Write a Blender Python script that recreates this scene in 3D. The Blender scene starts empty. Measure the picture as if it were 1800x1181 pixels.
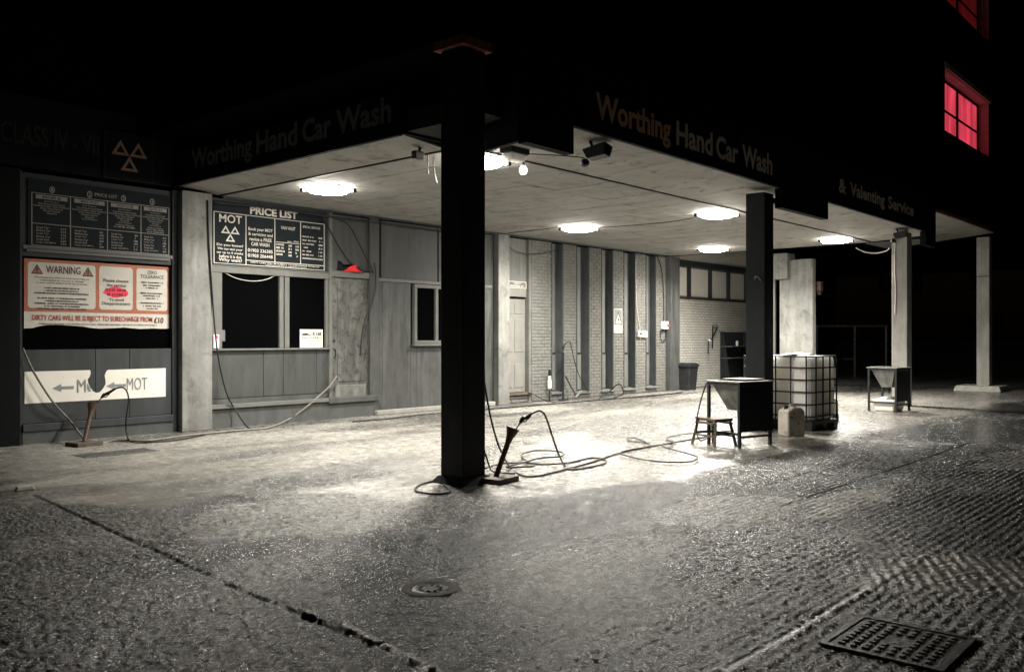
import bpy, bmesh, math, random
import numpy as np
from mathutils import Vector, Matrix
random.seed(7); np.random.seed(7)
PI = math.pi
sc = bpy.context.scene
COL = sc.collection
# ------------------------------------------------------------------ camera
CAM_H = 1.4; FPX = 1550.0; CX = 900.0; HY = 595.0; YAW = math.radians(41.26)
c_, s_ = math.cos(YAW), math.sin(YAW)            # forward = (c,s), right = (s,-c)
cd = bpy.data.cameras.new('camera'); cam = bpy.data.objects.new('camera', cd); COL.objects.link(cam)
cam.location = (0, 0, CAM_H); cam.rotation_euler = (PI/2, 0, YAW - PI/2)
cd.sensor_width = 36; cd.lens = 36*FPX/1800; cd.clip_end = 600; cd.clip_start = .05
cd.shift_y = (HY-590.5)/1800
sc.camera = cam
# ------------------------------------------------------------------ night sky, faint moon, exposure
w = bpy.data.worlds.new('World'); sc.world = w; w.use_nodes = True
nt = w.node_tree; bg = nt.nodes['Background']
sky = nt.nodes.new('ShaderNodeTexSky'); sky.sky_type = 'NISHITA'; sky.sun_disc = False
sky.sun_elevation = math.radians(2); sky.sun_rotation = math.radians(200)
nt.links.new(sky.outputs[0], bg.inputs[0]); bg.inputs[1].default_value = 0.0006
sd = bpy.data.lights.new('moon', 'SUN'); sd.energy = 0.004; sd.angle = math.radians(5); sd.color = (.8, .9, 1)
so = bpy.data.objects.new('moon', sd); COL.objects.link(so); so.rotation_euler = (math.radians(50), 0, math.radians(-30))
vs = sc.view_settings; vs.view_transform = 'Standard'; vs.look = 'None'; vs.exposure = 0; vs.gamma = 1
sc.cycles.max_bounces = 6; sc.cycles.diffuse_bounces = 4; sc.cycles.glossy_bounces = 3
LAMP_WATT = 350.0; LAMP_GLOW = 120.0; LAMP_COL = (1.0, .95, .86)
# ------------------------------------------------------------------ photo pixel -> place (direction from the pixel, distance from the surface touched)
def G(x, y, z=0.0):                                # on a level surface
    d = (CAM_H-z)*FPX/(y-HY); r = (x-CX)/FPX
    return Vector((d*(c_+r*s_), d*(s_-r*c_), z))
def WY(x, y, Y):                                   # on a wall parallel to X
    r = (x-CX)/FPX; d = Y/(s_-r*c_)
    return Vector((d*(c_+r*s_), Y, CAM_H+(HY-y)*d/FPX))
def WX(x, y, X):                                   # on a wall parallel to Y
    r = (x-CX)/FPX; d = X/(c_+r*s_)
    return Vector((X, d*(s_-r*c_), CAM_H+(HY-y)*d/FPX))
def AD(x, y, d):                                   # at a known distance
    r = (x-CX)/FPX
    return Vector((d*(c_+r*s_), d*(s_-r*c_), CAM_H+(HY-y)*d/FPX))
def wx(x, Y): return WY(x, HY, Y).x
def wz(x, y, Y): return WY(x, y, Y).z
# ------------------------------------------------------------------ materials
MATS = {}
def nodes_of(name):
    m = bpy.data.materials.new(name); m.use_nodes = True
    t = m.node_tree; b = t.nodes['Principled BSDF']; MATS[name] = m
    return m, t, b
def N(t, kind, **kw):
    n = t.nodes.new(kind)
    for k, v in kw.items():
        if k in n.inputs.keys(): n.inputs[k].default_value = v
        else: setattr(n, k, v)
    return n
def ramp(t, src, lo, hi, c0=(0,0,0,1), c1=(1,1,1,1)):
    r = t.nodes.new('ShaderNodeValToRGB'); r.color_ramp.elements[0].position = lo; r.color_ramp.elements[1].position = hi
    r.color_ramp.elements[0].color = c0; r.color_ramp.elements[1].color = c1
    t.links.new(src, r.inputs[0]); return r.outputs[0]
def mixc(t, f, a, b, mode='MIX'):
    n = t.nodes.new('ShaderNodeMix'); n.data_type = 'RGBA'; n.blend_type = mode
    for sock, v in ((0, f), (6, a), (7, b)):
        if hasattr(v, 'links') or hasattr(v, 'is_output'): t.links.new(v, n.inputs[sock])
        else: n.inputs[sock].default_value = v if sock == 0 else (*v[:3], 1)
    return n.outputs[2]
def paint(name, col, rough=.6, var=.35, scale=3., streak=0., dirt=None, bump=.15, bscale=60., metal=0., spec=.3, dirtlow=.55):
    m, t, b = nodes_of(name)
    co = N(t, 'ShaderNodeNewGeometry').outputs['Position']
    n1 = N(t, 'ShaderNodeTexNoise', Scale=scale, Detail=5., Roughness=.65); t.links.new(co, n1.inputs['Vector'])
    dk = tuple(x*(1-var) for x in col); lt = tuple(min(1, x*(1+var)) for x in col)
    base = mixc(t, ramp(t, n1.outputs[0], .3, .7), dk, lt)
    if streak:
        mp = N(t, 'ShaderNodeMapping'); mp.inputs['Scale'].default_value = (3.2, 3.2, .45); t.links.new(co, mp.inputs[0])
        n2 = N(t, 'ShaderNodeTexNoise', Scale=1.3, Detail=5., Roughness=.62, Distortion=.5); t.links.new(mp.outputs[0], n2.inputs['Vector'])
        base = mixc(t, ramp(t, n2.outputs[0], .50, .66, (0,0,0,1), (streak*.7,)*3+(1,)), base, tuple(min(1, x*1.9+.1*x) for x in col))
        n4 = N(t, 'ShaderNodeTexNoise', Scale=2.1, Detail=6., Roughness=.7); t.links.new(mp.outputs[0], n4.inputs['Vector'])
        base = mixc(t, ramp(t, n4.outputs[0], .50, .64, (0,0,0,1), (streak*.9,)*3+(1,)), base, tuple(x*.35 for x in col))
    if dirt:
        n3 = N(t, 'ShaderNodeTexNoise', Scale=scale*1.7, Detail=6., Roughness=.72, Distortion=.6); t.links.new(co, n3.inputs['Vector'])
        base = mixc(t, ramp(t, n3.outputs[0], dirtlow, dirtlow+.16), base, dirt)
    t.links.new(base, b.inputs['Base Color'])
    rr = t.nodes.new('ShaderNodeMapRange'); rr.inputs[3].default_value = max(.05, rough-.15); rr.inputs[4].default_value = min(1, rough+.15)
    t.links.new(n1.outputs[0], rr.inputs[0]); t.links.new(rr.outputs[0], b.inputs['Roughness'])
    b.inputs['Metallic'].default_value = metal; b.inputs['Specular IOR Level'].default_value = spec
    if bump:
        nb = N(t, 'ShaderNodeTexNoise', Scale=bscale, Detail=5., Roughness=.6); t.links.new(co, nb.inputs['Vector'])
        bp = N(t, 'ShaderNodeBump', Strength=bump, Distance=.01); t.links.new(nb.outputs[0], bp.inputs['Height']); t.links.new(bp.outputs[0], b.inputs['Normal'])
    return m
def emit(name, col, power):
    m, t, b = nodes_of(name); b.inputs['Base Color'].default_value = (.8, .8, .8, 1)
    b.inputs['Emission Color'].default_value = (*col, 1); b.inputs['Emission Strength'].default_value = power; return m
BLK = paint('black_board', (.006, .007, .008), .7, .3, 4, bump=.05, spec=.05)
CEIL = paint('ceiling_tile_paint', (.235, .228, .21), .85, .14, 1.6, dirt=(.14, .13, .117), dirtlow=.51, bump=.08, bscale=90)
SOFF = paint('soffit_paint', (.25, .24, .22), .75, .2, 1.6, dirt=(.10, .092, .08), dirtlow=.52, bump=.15, bscale=40)
PANEL = paint('office_panel_paint', (.050, .052, .050), .55, .12, 2.5, streak=.5, dirt=(.045, .047, .046), dirtlow=.57, bump=.08)
PANELD = paint('worn_panel_paint', (.062, .064, .062), .6, .22, 3.5, streak=.6, dirt=(.06, .06, .058), dirtlow=.56, bump=.15)
DOORP = paint('scuffed_door_paint', (.088, .089, .083), .55, .35, 4.5, streak=.7, dirt=(.022, .022, .021), dirtlow=.50, bump=.15)
FRAME = paint('window_frame_paint', (.115, .116, .108), .5, .15, 5, dirt=(.12, .12, .11), dirtlow=.6, bump=.05)
DKFRAME = paint('dark_frame_paint', (.028, .033, .035), .6, .2, 5, bump=.08)
PILL = paint('pillar_render', (.18, .18, .169), .8, .28, 2.4, streak=.4, dirt=(.09, .09, .085), dirtlow=.55, bump=.35, bscale=35)
COLP = paint('column_render', (.36, .355, .33), .75, .15, 3, streak=.25, bump=.3, bscale=45)
COLD = paint('dark_column_paint', (.011, .013, .014), .7, .3, 3, dirt=(.03, .031, .031), dirtlow=.56, bump=.4, bscale=45, spec=.25)
BRICK = paint('whitewashed_brick', (.145, .145, .134), .8, .18, 4.5, dirt=(.17, .165, .145), dirtlow=.59, bump=.5, bscale=70)
BRICK2 = paint('whitewashed_brick_worn', (.145, .143, .13), .8, .2, 5, dirt=(.13, .12, .105), dirtlow=.56, bump=.5, bscale=70)
LITBRICK = paint('lit_whitewashed_brick', (.45, .44, .40), .8, .12, 4.5, dirt=(.34, .32, .28), dirtlow=.60, bump=.5, bscale=70)  # whitewash made paler, standing in for lamp light on the rear wall
WINGP = paint('dark_wing_paint', (.006, .007, .0075), .8, .2, 3, streak=.3, bump=.1, spec=.08)
BAYP = paint('bay_panel_paint', (.034, .038, .040), .55, .14, 2.5, streak=.4, dirt=(.03, .032, .033), dirtlow=.58, bump=.08)
GRUBBY = paint('grubby_plastic', (.40, .365, .31), .5, .3, 5, dirt=(.12, .09, .065), dirtlow=.52, bump=.05)
MORT = paint('painted_mortar', (.10, .10, .091), .9, .2, 6, bump=.4)
REDB = paint('red_brick', (.22, .078, .05), .85, .35, 12, bump=.5, bscale=50)
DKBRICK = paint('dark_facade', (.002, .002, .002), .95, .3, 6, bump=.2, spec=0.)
REVEAL = paint('slot_reveal_paint', (.056, .061, .062), .6, .2, 4, streak=.3, bump=.1)
BOARD = paint('slot_board_paint', (.135, .137, .127), .6, .14, 4, streak=.3, bump=.1)
CREAM = paint('cream_door_paint', (.19, .187, .172), .5, .10, 4, dirt=(.22, .21, .185), dirtlow=.62, bump=.05)
WHITE = paint('white_plastic', (.70, .68, .61), .45, .08, 3, dirt=(.5, .47, .40), dirtlow=.63, bump=.03)
PRINT = paint('sign_white', (.50, .475, .42), .55, .06, 3, bump=0)
PRINTM = paint('shaded_print', (.24, .23, .205), .6, .1, 3, bump=0)  # menu board print darkened, standing in for dimmer light at the left
PRINTD = paint('sign_navy', (.009, .013, .0155), .8, .2, 3, bump=.02, spec=.2)
INK = paint('ink_black', (.02, .02, .025), .5, .1, 3, bump=0)
DIMLET = paint('shaded_letter', (.12, .122, .114), .7, .2, 5, bump=0, spec=.1)  # left fascia letters darkened in colour for the weaker light there
DIMMER = paint('shadow_letter', (.022, .022, .023), .7, .2, 5, bump=0, spec=.1)
GREYINK = paint('ink_grey', (.20, .215, .215), .5, .1, 3, bump=0)
INKRED = paint('ink_red', (.30, .035, .015), .5, .15, 6, bump=0)
INKMAR = paint('ink_maroon', (.07, .012, .03), .5, .15, 6, bump=0)
SALMON = paint('sign_salmon', (.34, .115, .065), .5, .10, 3, bump=0)
SPRAY = paint('red_spray', (.75, .03, .07), .5, .2, 14, bump=0)
LET_W = paint('fascia_letter', (.80, .70, .58), .5, .12, 4, bump=0)
LET_O = paint('fascia_letter_worn', (.80, .47, .25), .5, .15, 4, bump=0)
LOGO = paint('logo_salmon', (.22, .135, .10), .5, .1, 4, bump=0)
RUST = paint('rusty_steel', (.055, .032, .022), .6, .4, 14, dirt=(.11, .045, .02), dirtlow=.55, bump=.4, metal=.3)
STEEL = paint('dirty_steel', (.17, .17, .16), .5, .35, 7, streak=.6, bump=.15, metal=.5)
DKMET = paint('dark_metal', (.020, .022, .024), .5, .3, 9, bump=.2, metal=.3)
WOOD = paint('wet_wood', (.085, .065, .048), .6, .35, 8, streak=.5, bump=.3)
RUBBER = paint('black_rubber', (.012, .012, .013), .45, .2, 9, bump=.1)
HOSEL = paint('pale_hose', (.16, .15, .13), .5, .2, 9, bump=.1)
CABLE = paint('black_cable', (.014, .014, .015), .5, .1, 9, bump=0)
CABLEW = paint('white_cable', (.5, .48, .43), .5, .1, 9, bump=0)
CLOTH = paint('white_cloth', (.66, .64, .58), .9, .12, 6, bump=.4, bscale=150)
REDC = paint('red_cloth', (.62, .03, .035), .9, .2, 6, bump=.4, bscale=150)
BINM = paint('black_plastic', (.018, .019, .02), .45, .3, 6, bump=.1)
TEAL = paint('teal_label', (.05, .11, .12), .5, .1, 4, bump=0)
STONE = paint('pale_stone', (.42, .41, .37), .85, .25, 9, dirt=(.15, .15, .14), dirtlow=.56, bump=.5)
IRON = paint('cast_iron', (.17, .172, .17), .30, .4, 12, bump=.5, bscale=40, metal=.2)
CEMENT = paint('cover_cement', (.25, .245, .225), .7, .2, 12, bump=.4)
DARKIN = paint('dark_interior', (.010, .011, .012), .9, .2, 3, bump=0)
SKIRT = paint('skirting_grey', (.06, .063, .061), .6, .25, 4, streak=.3, bump=.15)
WAX = paint('tank_plastic', (.90, .885, .845), .42, .05, 2.5, dirt=(.68, .62, .54), dirtlow=.58, bump=.03)
b = WAX.node_tree.nodes['Principled BSDF']; b.inputs['Subsurface Weight'].default_value = .35; b.inputs['Subsurface Radius'].default_value = (.5, .48, .45); b.inputs['Subsurface Scale'].default_value = 1.0
m, t, b = nodes_of('glass'); b.inputs['Base Color'].default_value = (.0015, .0017, .0018, 1); b.inputs['Roughness'].default_value = .08
b.inputs['Specular IOR Level'].default_value = .06; GLASS = m
LAMP = emit('lamp_diffuser', LAMP_COL, LAMP_GLOW)
BULB = emit('bulb_glow', (1, .93, .8), 2.2)
def lit(name, col, power):
    m = emit(name, col, power); t = m.node_tree; b = t.nodes['Principled BSDF']; co = N(t, 'ShaderNodeNewGeometry').outputs['Position']
    mp = N(t, 'ShaderNodeMapping'); mp.inputs['Scale'].default_value = (2.2, 1, .5); t.links.new(co, mp.inputs[0])
    n = N(t, 'ShaderNodeTexNoise', Scale=1.4, Detail=3.); t.links.new(mp.outputs[0], n.inputs['Vector'])
    t.links.new(mixc(t, ramp(t, n.outputs[0], .3, .65), tuple(c*.45 for c in col), tuple(min(1, c*1.25) for c in col)), b.inputs['Emission Color']); return m
REDP = lit('red_lit_pane', (.72, .050, .090), .95)
REDP2 = lit('red_dim_pane', (.42, .010, .018), .13)
# ------------------------------------------------------------------ mesh building
class MB:
    def __init__(s): s.v = []; s.f = []
    def add(s, vs, fs):
        o = len(s.v); s.v += [tuple(x) for x in vs]; s.f += [tuple(i+o for i in f) for f in fs]; return s
    def box(s, x0, x1, y0, y1, z0, z1):
        return s.add([(x0,y0,z0),(x1,y0,z0),(x1,y1,z0),(x0,y1,z0),(x0,y0,z1),(x1,y0,z1),(x1,y1,z1),(x0,y1,z1)],
                     [(0,3,2,1),(4,5,6,7),(0,1,5,4),(1,2,6,5),(2,3,7,6),(3,0,4,7)])
    def hexa(s, bot, top):                        # any 4-gon below, any 4-gon above
        return s.add(list(bot)+list(top), [(0,3,2,1),(4,5,6,7),(0,1,5,4),(1,2,6,5),(2,3,7,6),(3,0,4,7)])
    def bar(s, a, b, w, h=None):                  # square bar between two points
        a, b = Vector(a), Vector(b); h = h or w; d = (b-a).normalized()
        u = d.cross(Vector((0,0,1)));  u = Vector((1,0,0)) if u.length < 1e-3 else u.normalized()
        v = d.cross(u).normalized()
        q = lambda p: [p+u*w/2*i+v*h/2*j for i, j in ((-1,-1),(1,-1),(1,1),(-1,1))]
        return s.hexa(q(a), q(b))
    def tube(s, pts, r, n=7, caps=True):
        pts = [Vector(p) for p in pts]; k = len(pts); rs = r if isinstance(r, (list, tuple)) else [r]*k
        o = len(s.v); u = None
        for i, p in enumerate(pts):
            d = (pts[min(i+1, k-1)]-pts[max(i-1, 0)])
            d = d.normalized() if d.length > 1e-9 else Vector((0,0,1))
            if u is None:
                u = d.cross(Vector((0,0,1)));  u = d.cross(Vector((0,1,0))) if u.length < .05 else u
            else: u = u-d*u.dot(d)
            u = u.normalized() if u.length > 1e-6 else d.orthogonal().normalized()
            v = d.cross(u)
            for j in range(n):
                a = 2*PI*j/n; s.v.append(tuple(p+(u*math.cos(a)+v*math.sin(a))*rs[i]))
        for i in range(k-1):
            for j in range(n):
                s.f.append((o+i*n+j, o+i*n+(j+1)%n, o+(i+1)*n+(j+1)%n, o+(i+1)*n+j))
        if caps: s.f += [tuple(o+j for j in range(n))[::-1], tuple(o+(k-1)*n+j for j in range(n))]
        return s
    def prism(s, poly, ext):                      # planar polygon pushed along ext
        n = len(poly); ext = Vector(ext); A = [Vector(p) for p in poly]
        return s.add(A+[p+ext for p in A], [tuple(range(n))[::-1], tuple(range(n, 2*n))]+[(i,(i+1)%n,n+(i+1)%n,n+i) for i in range(n)])
    def lathe(s, c, prof, n=24):                  # prof = [(r,z)]
        c = Vector(c); o = len(s.v); k = len(prof)
        for r, z in prof:
            for j in range(n): a = 2*PI*j/n; s.v.append((c.x+r*math.cos(a), c.y+r*math.sin(a), c.z+z))
        for i in range(k-1):
            for j in range(n): s.f.append((o+i*n+j, o+i*n+(j+1)%n, o+(i+1)*n+(j+1)%n, o+(i+1)*n+j))
        s.f += [tuple(o+j for j in range(n))[::-1], tuple(o+(k-1)*n+j for j in range(n))]
        return s
    def build(s, name, mat, parent=None, origin=None, bevel=0, smooth=False, recalc=True):
        org = Vector(origin) if origin is not None else (Vector(parent['_o']) if parent is not None and '_o' in parent.keys() else Vector((0,0,0)))
        me = bpy.data.meshes.new(name); me.from_pydata([tuple(Vector(v)-org) for v in s.v], [], s.f)
        if recalc:
            bm = bmesh.new(); bm.from_mesh(me); bmesh.ops.recalc_face_normals(bm, faces=bm.faces); bm.to_mesh(me); bm.free()
        if smooth: me.polygons.foreach_set('use_smooth', [True]*len(me.polygons))
        me.materials.append(mat)
        o = bpy.data.objects.new(name, me); COL.objects.link(o)
        if parent is not None: o.parent = parent; o['_o'] = tuple(org)
        else: o.location = org; o['_o'] = tuple(org)
        if bevel:
            md = o.modifiers.new('bevel', 'BEVEL'); md.width = bevel; md.segments = 2; md.limit_method = 'ANGLE'
        return o
def tag(o, label=None, cat=None, group=None, kind=None):
    if label: o['label'] = label
    if cat: o['category'] = cat
    if group: o['group'] = group
    if kind: o['kind'] = kind
    return o
def thing(name, loc, label, cat, group=None, kind=None):
    o = bpy.data.objects.new(name, None); COL.objects.link(o); o.location = loc; o.empty_display_size = .1
    o['_o'] = tuple(loc); return tag(o, label, cat, group, kind)
def copy_tree(o, parent=None):
    k = o.copy(); COL.objects.link(k); k.parent = parent
    for ch in list(o.children): copy_tree(ch, k)
    return k
def box(name, mat, parent, x0, x1, y0, y1, z0, z1, bevel=0): return MB().box(x0,x1,y0,y1,z0,z1).build(name, mat, parent, bevel=bevel)
def spline(pts, n=6):
    P = [Vector(p) for p in pts]; out = []
    for i in range(len(P)-1):
        p0, p1, p2, p3 = P[max(i-1,0)], P[i], P[i+1], P[min(i+2,len(P)-1)]
        for k in range(n):
            u = k/n; out.append(.5*((2*p1)+(p2-p0)*u+(2*p0-5*p1+4*p2-p3)*u*u+(3*p1-p0-3*p2+p3)*u**3))
    return out+[P[-1]]
# text -> flat mesh in a unit box
_TC = {}
def text2d(s, bold=0.0):
    key = (s, bold)
    if key in _TC: return _TC[key]
    cu = bpy.data.curves.new('txt', 'FONT'); cu.body = s; cu.resolution_u = 3; cu.offset = bold
    ob = bpy.data.objects.new('txt', cu); COL.objects.link(ob)
    dg = bpy.context.evaluated_depsgraph_get(); dg.update()
    me = bpy.data.meshes.new_from_object(ob.evaluated_get(dg))
    V = [(v.co.x, v.co.y) for v in me.vertices]; F = [tuple(p.vertices) for p in me.polygons]
    bpy.data.objects.remove(ob); bpy.data.curves.remove(cu); bpy.data.meshes.remove(me)
    x0 = min(v[0] for v in V); x1 = max(v[0] for v in V); y0 = min(v[1] for v in V); y1 = max(v[1] for v in V)
    r = ([((x-x0)/(x1-x0), (y-y0)/(y1-y0)) for x, y in V], F, (x1-x0)/(y1-y0))
    _TC[key] = r; return r
class Flat:                                        # prints on a flat rectangle: o = top-left corner, u to the right, v down
    def __init__(s, o, u, v, n): s.o, s.u, s.v, s.n = Vector(o), Vector(u), Vector(v), Vector(n).normalized(); s.L = {}
    def p(s, a, b, lift=.004): return s.o+s.u*a+s.v*b+s.n*lift
    def mb(s, mat): return s.L.setdefault(mat.name, MB())
    def poly(s, mat, pts, lift=.004): s.mb(mat).add([s.p(a, b, lift) for a, b in pts], [tuple(range(len(pts)))]); return s
    def rect(s, mat, a0, a1, b0, b1, lift=.004): return s.poly(mat, [(a0,b0),(a1,b0),(a1,b1),(a0,b1)], lift)
    def text(s, mat, t_, a0, a1, b0, b1, bold=.01, lift=.006):
        V, F, _ = text2d(t_, bold)
        s.mb(mat).add([s.p(a0+(a1-a0)*x, b1-(b1-b0)*y, lift) for x, y in V], F); return s
    def blur(s, mat, a0, a1, b0, b1, lift=.006):  # a line of print too small to read
        x = a0; k = (a1-a0)/max(4, int((a1-a0)*s.u.length/(.55*(b1-b0)*s.v.length)))
        while x < a1-1e-6:
            wd = min(k*random.uniform(.45, .85), a1-x); h = (b1-b0)*random.uniform(.0, .3)
            if random.random() > .1: s.rect(mat, x, x+wd, b0+h*random.random(), b1-h*random.random()*.5, lift)
            x += k
        return s
    def triframe(s, mat, pts, w_, lift=.006):
        cx = sum(p[0] for p in pts)/3; cy = sum(p[1] for p in pts)/3
        q = [(cx+(a-cx)*(1-w_), cy+(b_-cy)*(1-w_)) for a, b_ in pts]
        for i in range(3):
            j = (i+1) % 3; s.poly(mat, [pts[i], pts[j], q[j], q[i]], lift)
        return s
    def mot(s, mat, a0, a1, b0, b1, lift=.006):
        wd, h = (a1-a0), (b1-b0); m_ = (a0+a1)/2; mid = b0+h*.5
        s.triframe(mat, [(a0, mid), (m_, mid), (a0+wd*.25, b0)], .5, lift)
        s.triframe(mat, [(m_, mid), (a1, mid), (a1-wd*.25, b0)], .5, lift)
        s.triframe(mat, [(m_-wd*.25, b1), (m_+wd*.25, b1), (m_, mid)], .5, lift); return s
    def rrect(s, mat, a0, a1, b0, b1, ra, rb, lift=.004):
        P = []
        for ca, cb, st in ((a1-ra, b0+rb, -90), (a1-ra, b1-rb, 0), (a0+ra, b1-rb, 90), (a0+ra, b0+rb, 180)):
            for k in range(5): a = math.radians(st+k*22.5); P.append((ca+ra*math.cos(a), cb+rb*math.sin(a)))
        return s.poly(mat, P, lift)
    def done(s, parent, names):
        for mn, mb in s.L.items(): mb.build(names.get(mn, 'lettering'), MATS[mn], parent, recalc=False)

# =================================================================== THE SETTING
YW = 12.55; ZC = 3.63; YF = 5.80; CEND = 20.8
def vnoise(X, Y, sc_, seed):
    rs = np.random.RandomState(seed); T = rs.rand(256, 256)
    x = X*sc_; y = Y*sc_; xi = np.floor(x).astype(int); yi = np.floor(y).astype(int); fx = x-xi; fy = y-yi
    fx = fx*fx*(3-2*fx); fy = fy*fy*(3-2*fy); g = lambda a, b_: T[a % 256, b_ % 256]
    return (g(xi,yi)*(1-fx)+g(xi+1,yi)*fx)*(1-fy)+(g(xi,yi+1)*(1-fx)+g(xi+1,yi+1)*fx)*fy
def fbm(X, Y, sc_, seed, o=4): return sum(vnoise(X, Y, sc_*2**i, seed+i)*.5**i for i in range(o))/sum(.5**i for i in range(o))
def sstep(a, b_, x): q = np.clip((x-a)/(b_-a), 0, 1); return q*q*(3-2*q)
def build_ground():
    far = [30, 36, 45, 60, 90, 150, 260, 400]
    xs = sorted(set([-x for x in (400,260,150,90,60,40,25,15,10,7,5,3.5,2)]+[-1, 0]+list(np.round(np.arange(1, 7, .0125), 4))+list(np.round(np.arange(7, 10, .019), 3))+list(np.round(np.arange(10, 15, .04), 3))+list(np.round(np.arange(15, 28, .1), 3))+far))
    ys = sorted(set([-x for x in (400,260,150,90,60,40,25,15,10,7,5,3.5,2.2,1.2)]+[-.5, 0]+list(np.round(np.arange(.5, 4.6, .0105), 4))+list(np.round(np.arange(4.6, 5.6, .015), 3))+list(np.round(np.arange(5.6, 9.5, .024), 3))+list(np.round(np.arange(9.5, 13.5, .06), 3))+[14, 16, 18, 22, 26]+far))
    xs = np.array(xs); ys = np.array(ys); X, Y = np.meshgrid(xs, ys, indexing='ij')
    n1 = fbm(X, Y, .8, 3); n2 = fbm(X, Y, 3.0, 20)
    wob = (n1-.5)*.5
    near = (Y < 8) & (X < 30)
    # smooth cement: apron under and along the canopy front, with islands of bare aggregate
    edge = 4.55+2.6*(1-sstep(4.2, 6.2, X+wob*2))+3.2*(1-sstep(1.5, 3.8, X+wob*3))
    sm = sstep(-.2, .2, Y+wob*1.3-edge)*.85
    def isl(px, py, rx, ry, rot=0):
        p = G(px, py); dx = X-p.x; dy = Y-p.y; c, s = math.cos(rot), math.sin(rot)
        return 1-sstep(.75, 1.1, np.sqrt(((dx*c+dy*s)/rx)**2+((-dx*s+dy*c)/ry)**2)+(n2-.5)*.7)
    hole = np.maximum.reduce([isl(1300, 828, 1.0, .28), isl(1090, 880, 1.35, .62, -.12), isl(1440, 800, 1.5, .55), isl(880, 935, .9, .75), isl(600, 830, 1.4, .5, .3)*.6])
    sm = np.clip(sm-hole, 0, 1)
    inner = sstep(6.4, 7.4, Y)*sstep(.44, .60, fbm(X*.35, Y*1.2, 1.3, 40))   # rough worn bands under the canopy
    sm = np.clip(sm-.6*inner, 0, 1)
    gr = (1-sstep(3.75, 4.1, Y+wob*.3))*(.35+.65*sstep(.33, .52, fbm(X, Y, .55, 60)))*sstep(2.3, 2.9, X)    # tamped ridges survive in patches
    gr = np.maximum(gr, (1-sstep(2.2, 2.9, Y+wob))*.8)
    wet_shade = sstep(.42, .60, fbm(X, Y, .55, 80))
    wet_shade = np.maximum(wet_shade, (1-sstep(1.2, 3.2, X+wob))*.9*(1-sstep(9.5, 11, Y))); wet_shade = np.maximum(wet_shade, isl(1745, 920, 1.1, .5)); wet_shade = np.maximum(wet_shade, isl(850, 925, 1.2, .9)*.95); wet_shade = np.maximum(wet_shade, isl(1110, 872, 1.3, .55)); wet_shade = np.maximum(wet_shade, isl(760, 1110, .55, .6)*.8); wet_shade = np.maximum(wet_shade, isl(1350, 985, .9, .6)*.9); wet_shade = np.maximum(wet_shade, isl(1420, 820, 1.5, .5)*.9); wet_shade = np.maximum(wet_shade, isl(1660, 800, 2.2, .5))  # damp patches plus painted shade: column shadow wedge and dim left edge
    lit_pool = np.maximum.reduce([isl(1290, 890, 1.0, .55), isl(960, 1010, .75, .55), isl(1120, 960, .6, .4), isl(630, 890, 1.4, 1.1), isl(1480, 880, .9, .3)])  # pools of lamp light on the forecourt, painted as paler concrete
    wet_shade = np.clip(wet_shade-.9*lit_pool, 0, 1)*(1-.75*sstep(5.2, 6.2, Y)*sstep(3, 5, X))*(1-.8*sm)
    Z = -.010*sstep(.45, .75, fbm(X, Y, .5, 100))*(1-sstep(5.0, 5.6, Y))*near
    Z -= .006*(1-sstep(4.3, 4.8, Y))*near
    Z += ((n2-.5)*.006-.003)*(1-sm)*near*(1-sstep(4.2, 5., Y))
    pat = isl(1690, 1000, .42, .85, 1.0)
    lump = vnoise(X+.03*vnoise(X, Y, 15., 7), Y, 38., 200)*.5+vnoise(X, Y, 71., 210)*.5
    lump = sstep(.22, .78, lump)
    fadeX = 1-sstep(11, 14, X)
    Z += (lump-.6)*.0085*(1-.45*gr)*(1-sm*.93)*near*(1-sstep(7.2, 8., Y)*sstep(5, 6, X))*fadeX*(.5+fbm(X, Y, .7, 300))
    gph = np.sin(Y*94.0+(fbm(X, Y, .5, 310)-.5)*2.5+(vnoise(X, Y, 5., 320)-.5)*.9)
    Z += (gph*.5-.3)*.0080*gr*(1-pat)*near*fadeX*(.5+fbm(X*.4, Y, 3., 330))
    def line(pts, half, depth):
        dd = np.full(X.shape, 9.)
        for a, b_ in zip(pts[:-1], pts[1:]):
            ax, ay = a[0], a[1]; vx, vy = b_[0]-ax, b_[1]-ay; L = vx*vx+vy*vy
            q = np.clip(((X-ax)*vx+(Y-ay)*vy)/L, 0, 1); dd = np.minimum(dd, np.hypot(X-ax-q*vx, Y-ay-q*vy))
        return depth*(1-sstep(half*.4, half, dd+(n2-.5)*half*.6))
    jl = line([G(60, 870), G(190, 930), G(390, 1020), G(560, 1085), G(700, 1150), G(830, 1215)], .027, .013)
    jl2 = line([(2.75, 3.78), (4.65, 3.79), (7.27, 3.77), (9.2, 3.8)], .02, .006)
    jl3 = line([(7.0, 3.19), (9.6, 3.2), (13, 3.2)], .02, .006)
    pot = line([G(530, 1076), G(588, 1094)], .05, .012)
    ridge = line([(2.2, 1.80), (3.6, 1.80), (5.2, 1.78), (6.05, 1.76)], .05, .006)
    lip = line([G(600, 1094), G(760, 1170)], .04, .006)
    Z -= jl+jl2+jl3+pot; Z += ridge+lip
    sm = np.clip(sm+ridge*160+lip*130, 0, 1)
    # hand-raked repair
    Z += .0045*pat*np.sin((X*.45-Y*.89)*88+(n1-.5)*3)*(n2*.9+.2); sm = np.maximum(sm, pat*.7); gr = gr*(1-pat)
    Z = np.where((X > 4.015) & (X < 4.555) & (Y > 1.095) & (Y < 1.625), -.07, Z); C_ = G(756, 1031); Z = np.where(np.hypot(X-C_.x, Y-C_.y) < .155, -.06, Z)
    nx, ny = len(xs), len(ys)
    V = np.stack([X, Y, Z], -1).reshape(-1, 3).astype(np.float32)
    idx = np.arange(nx*ny).reshape(nx, ny)
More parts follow.
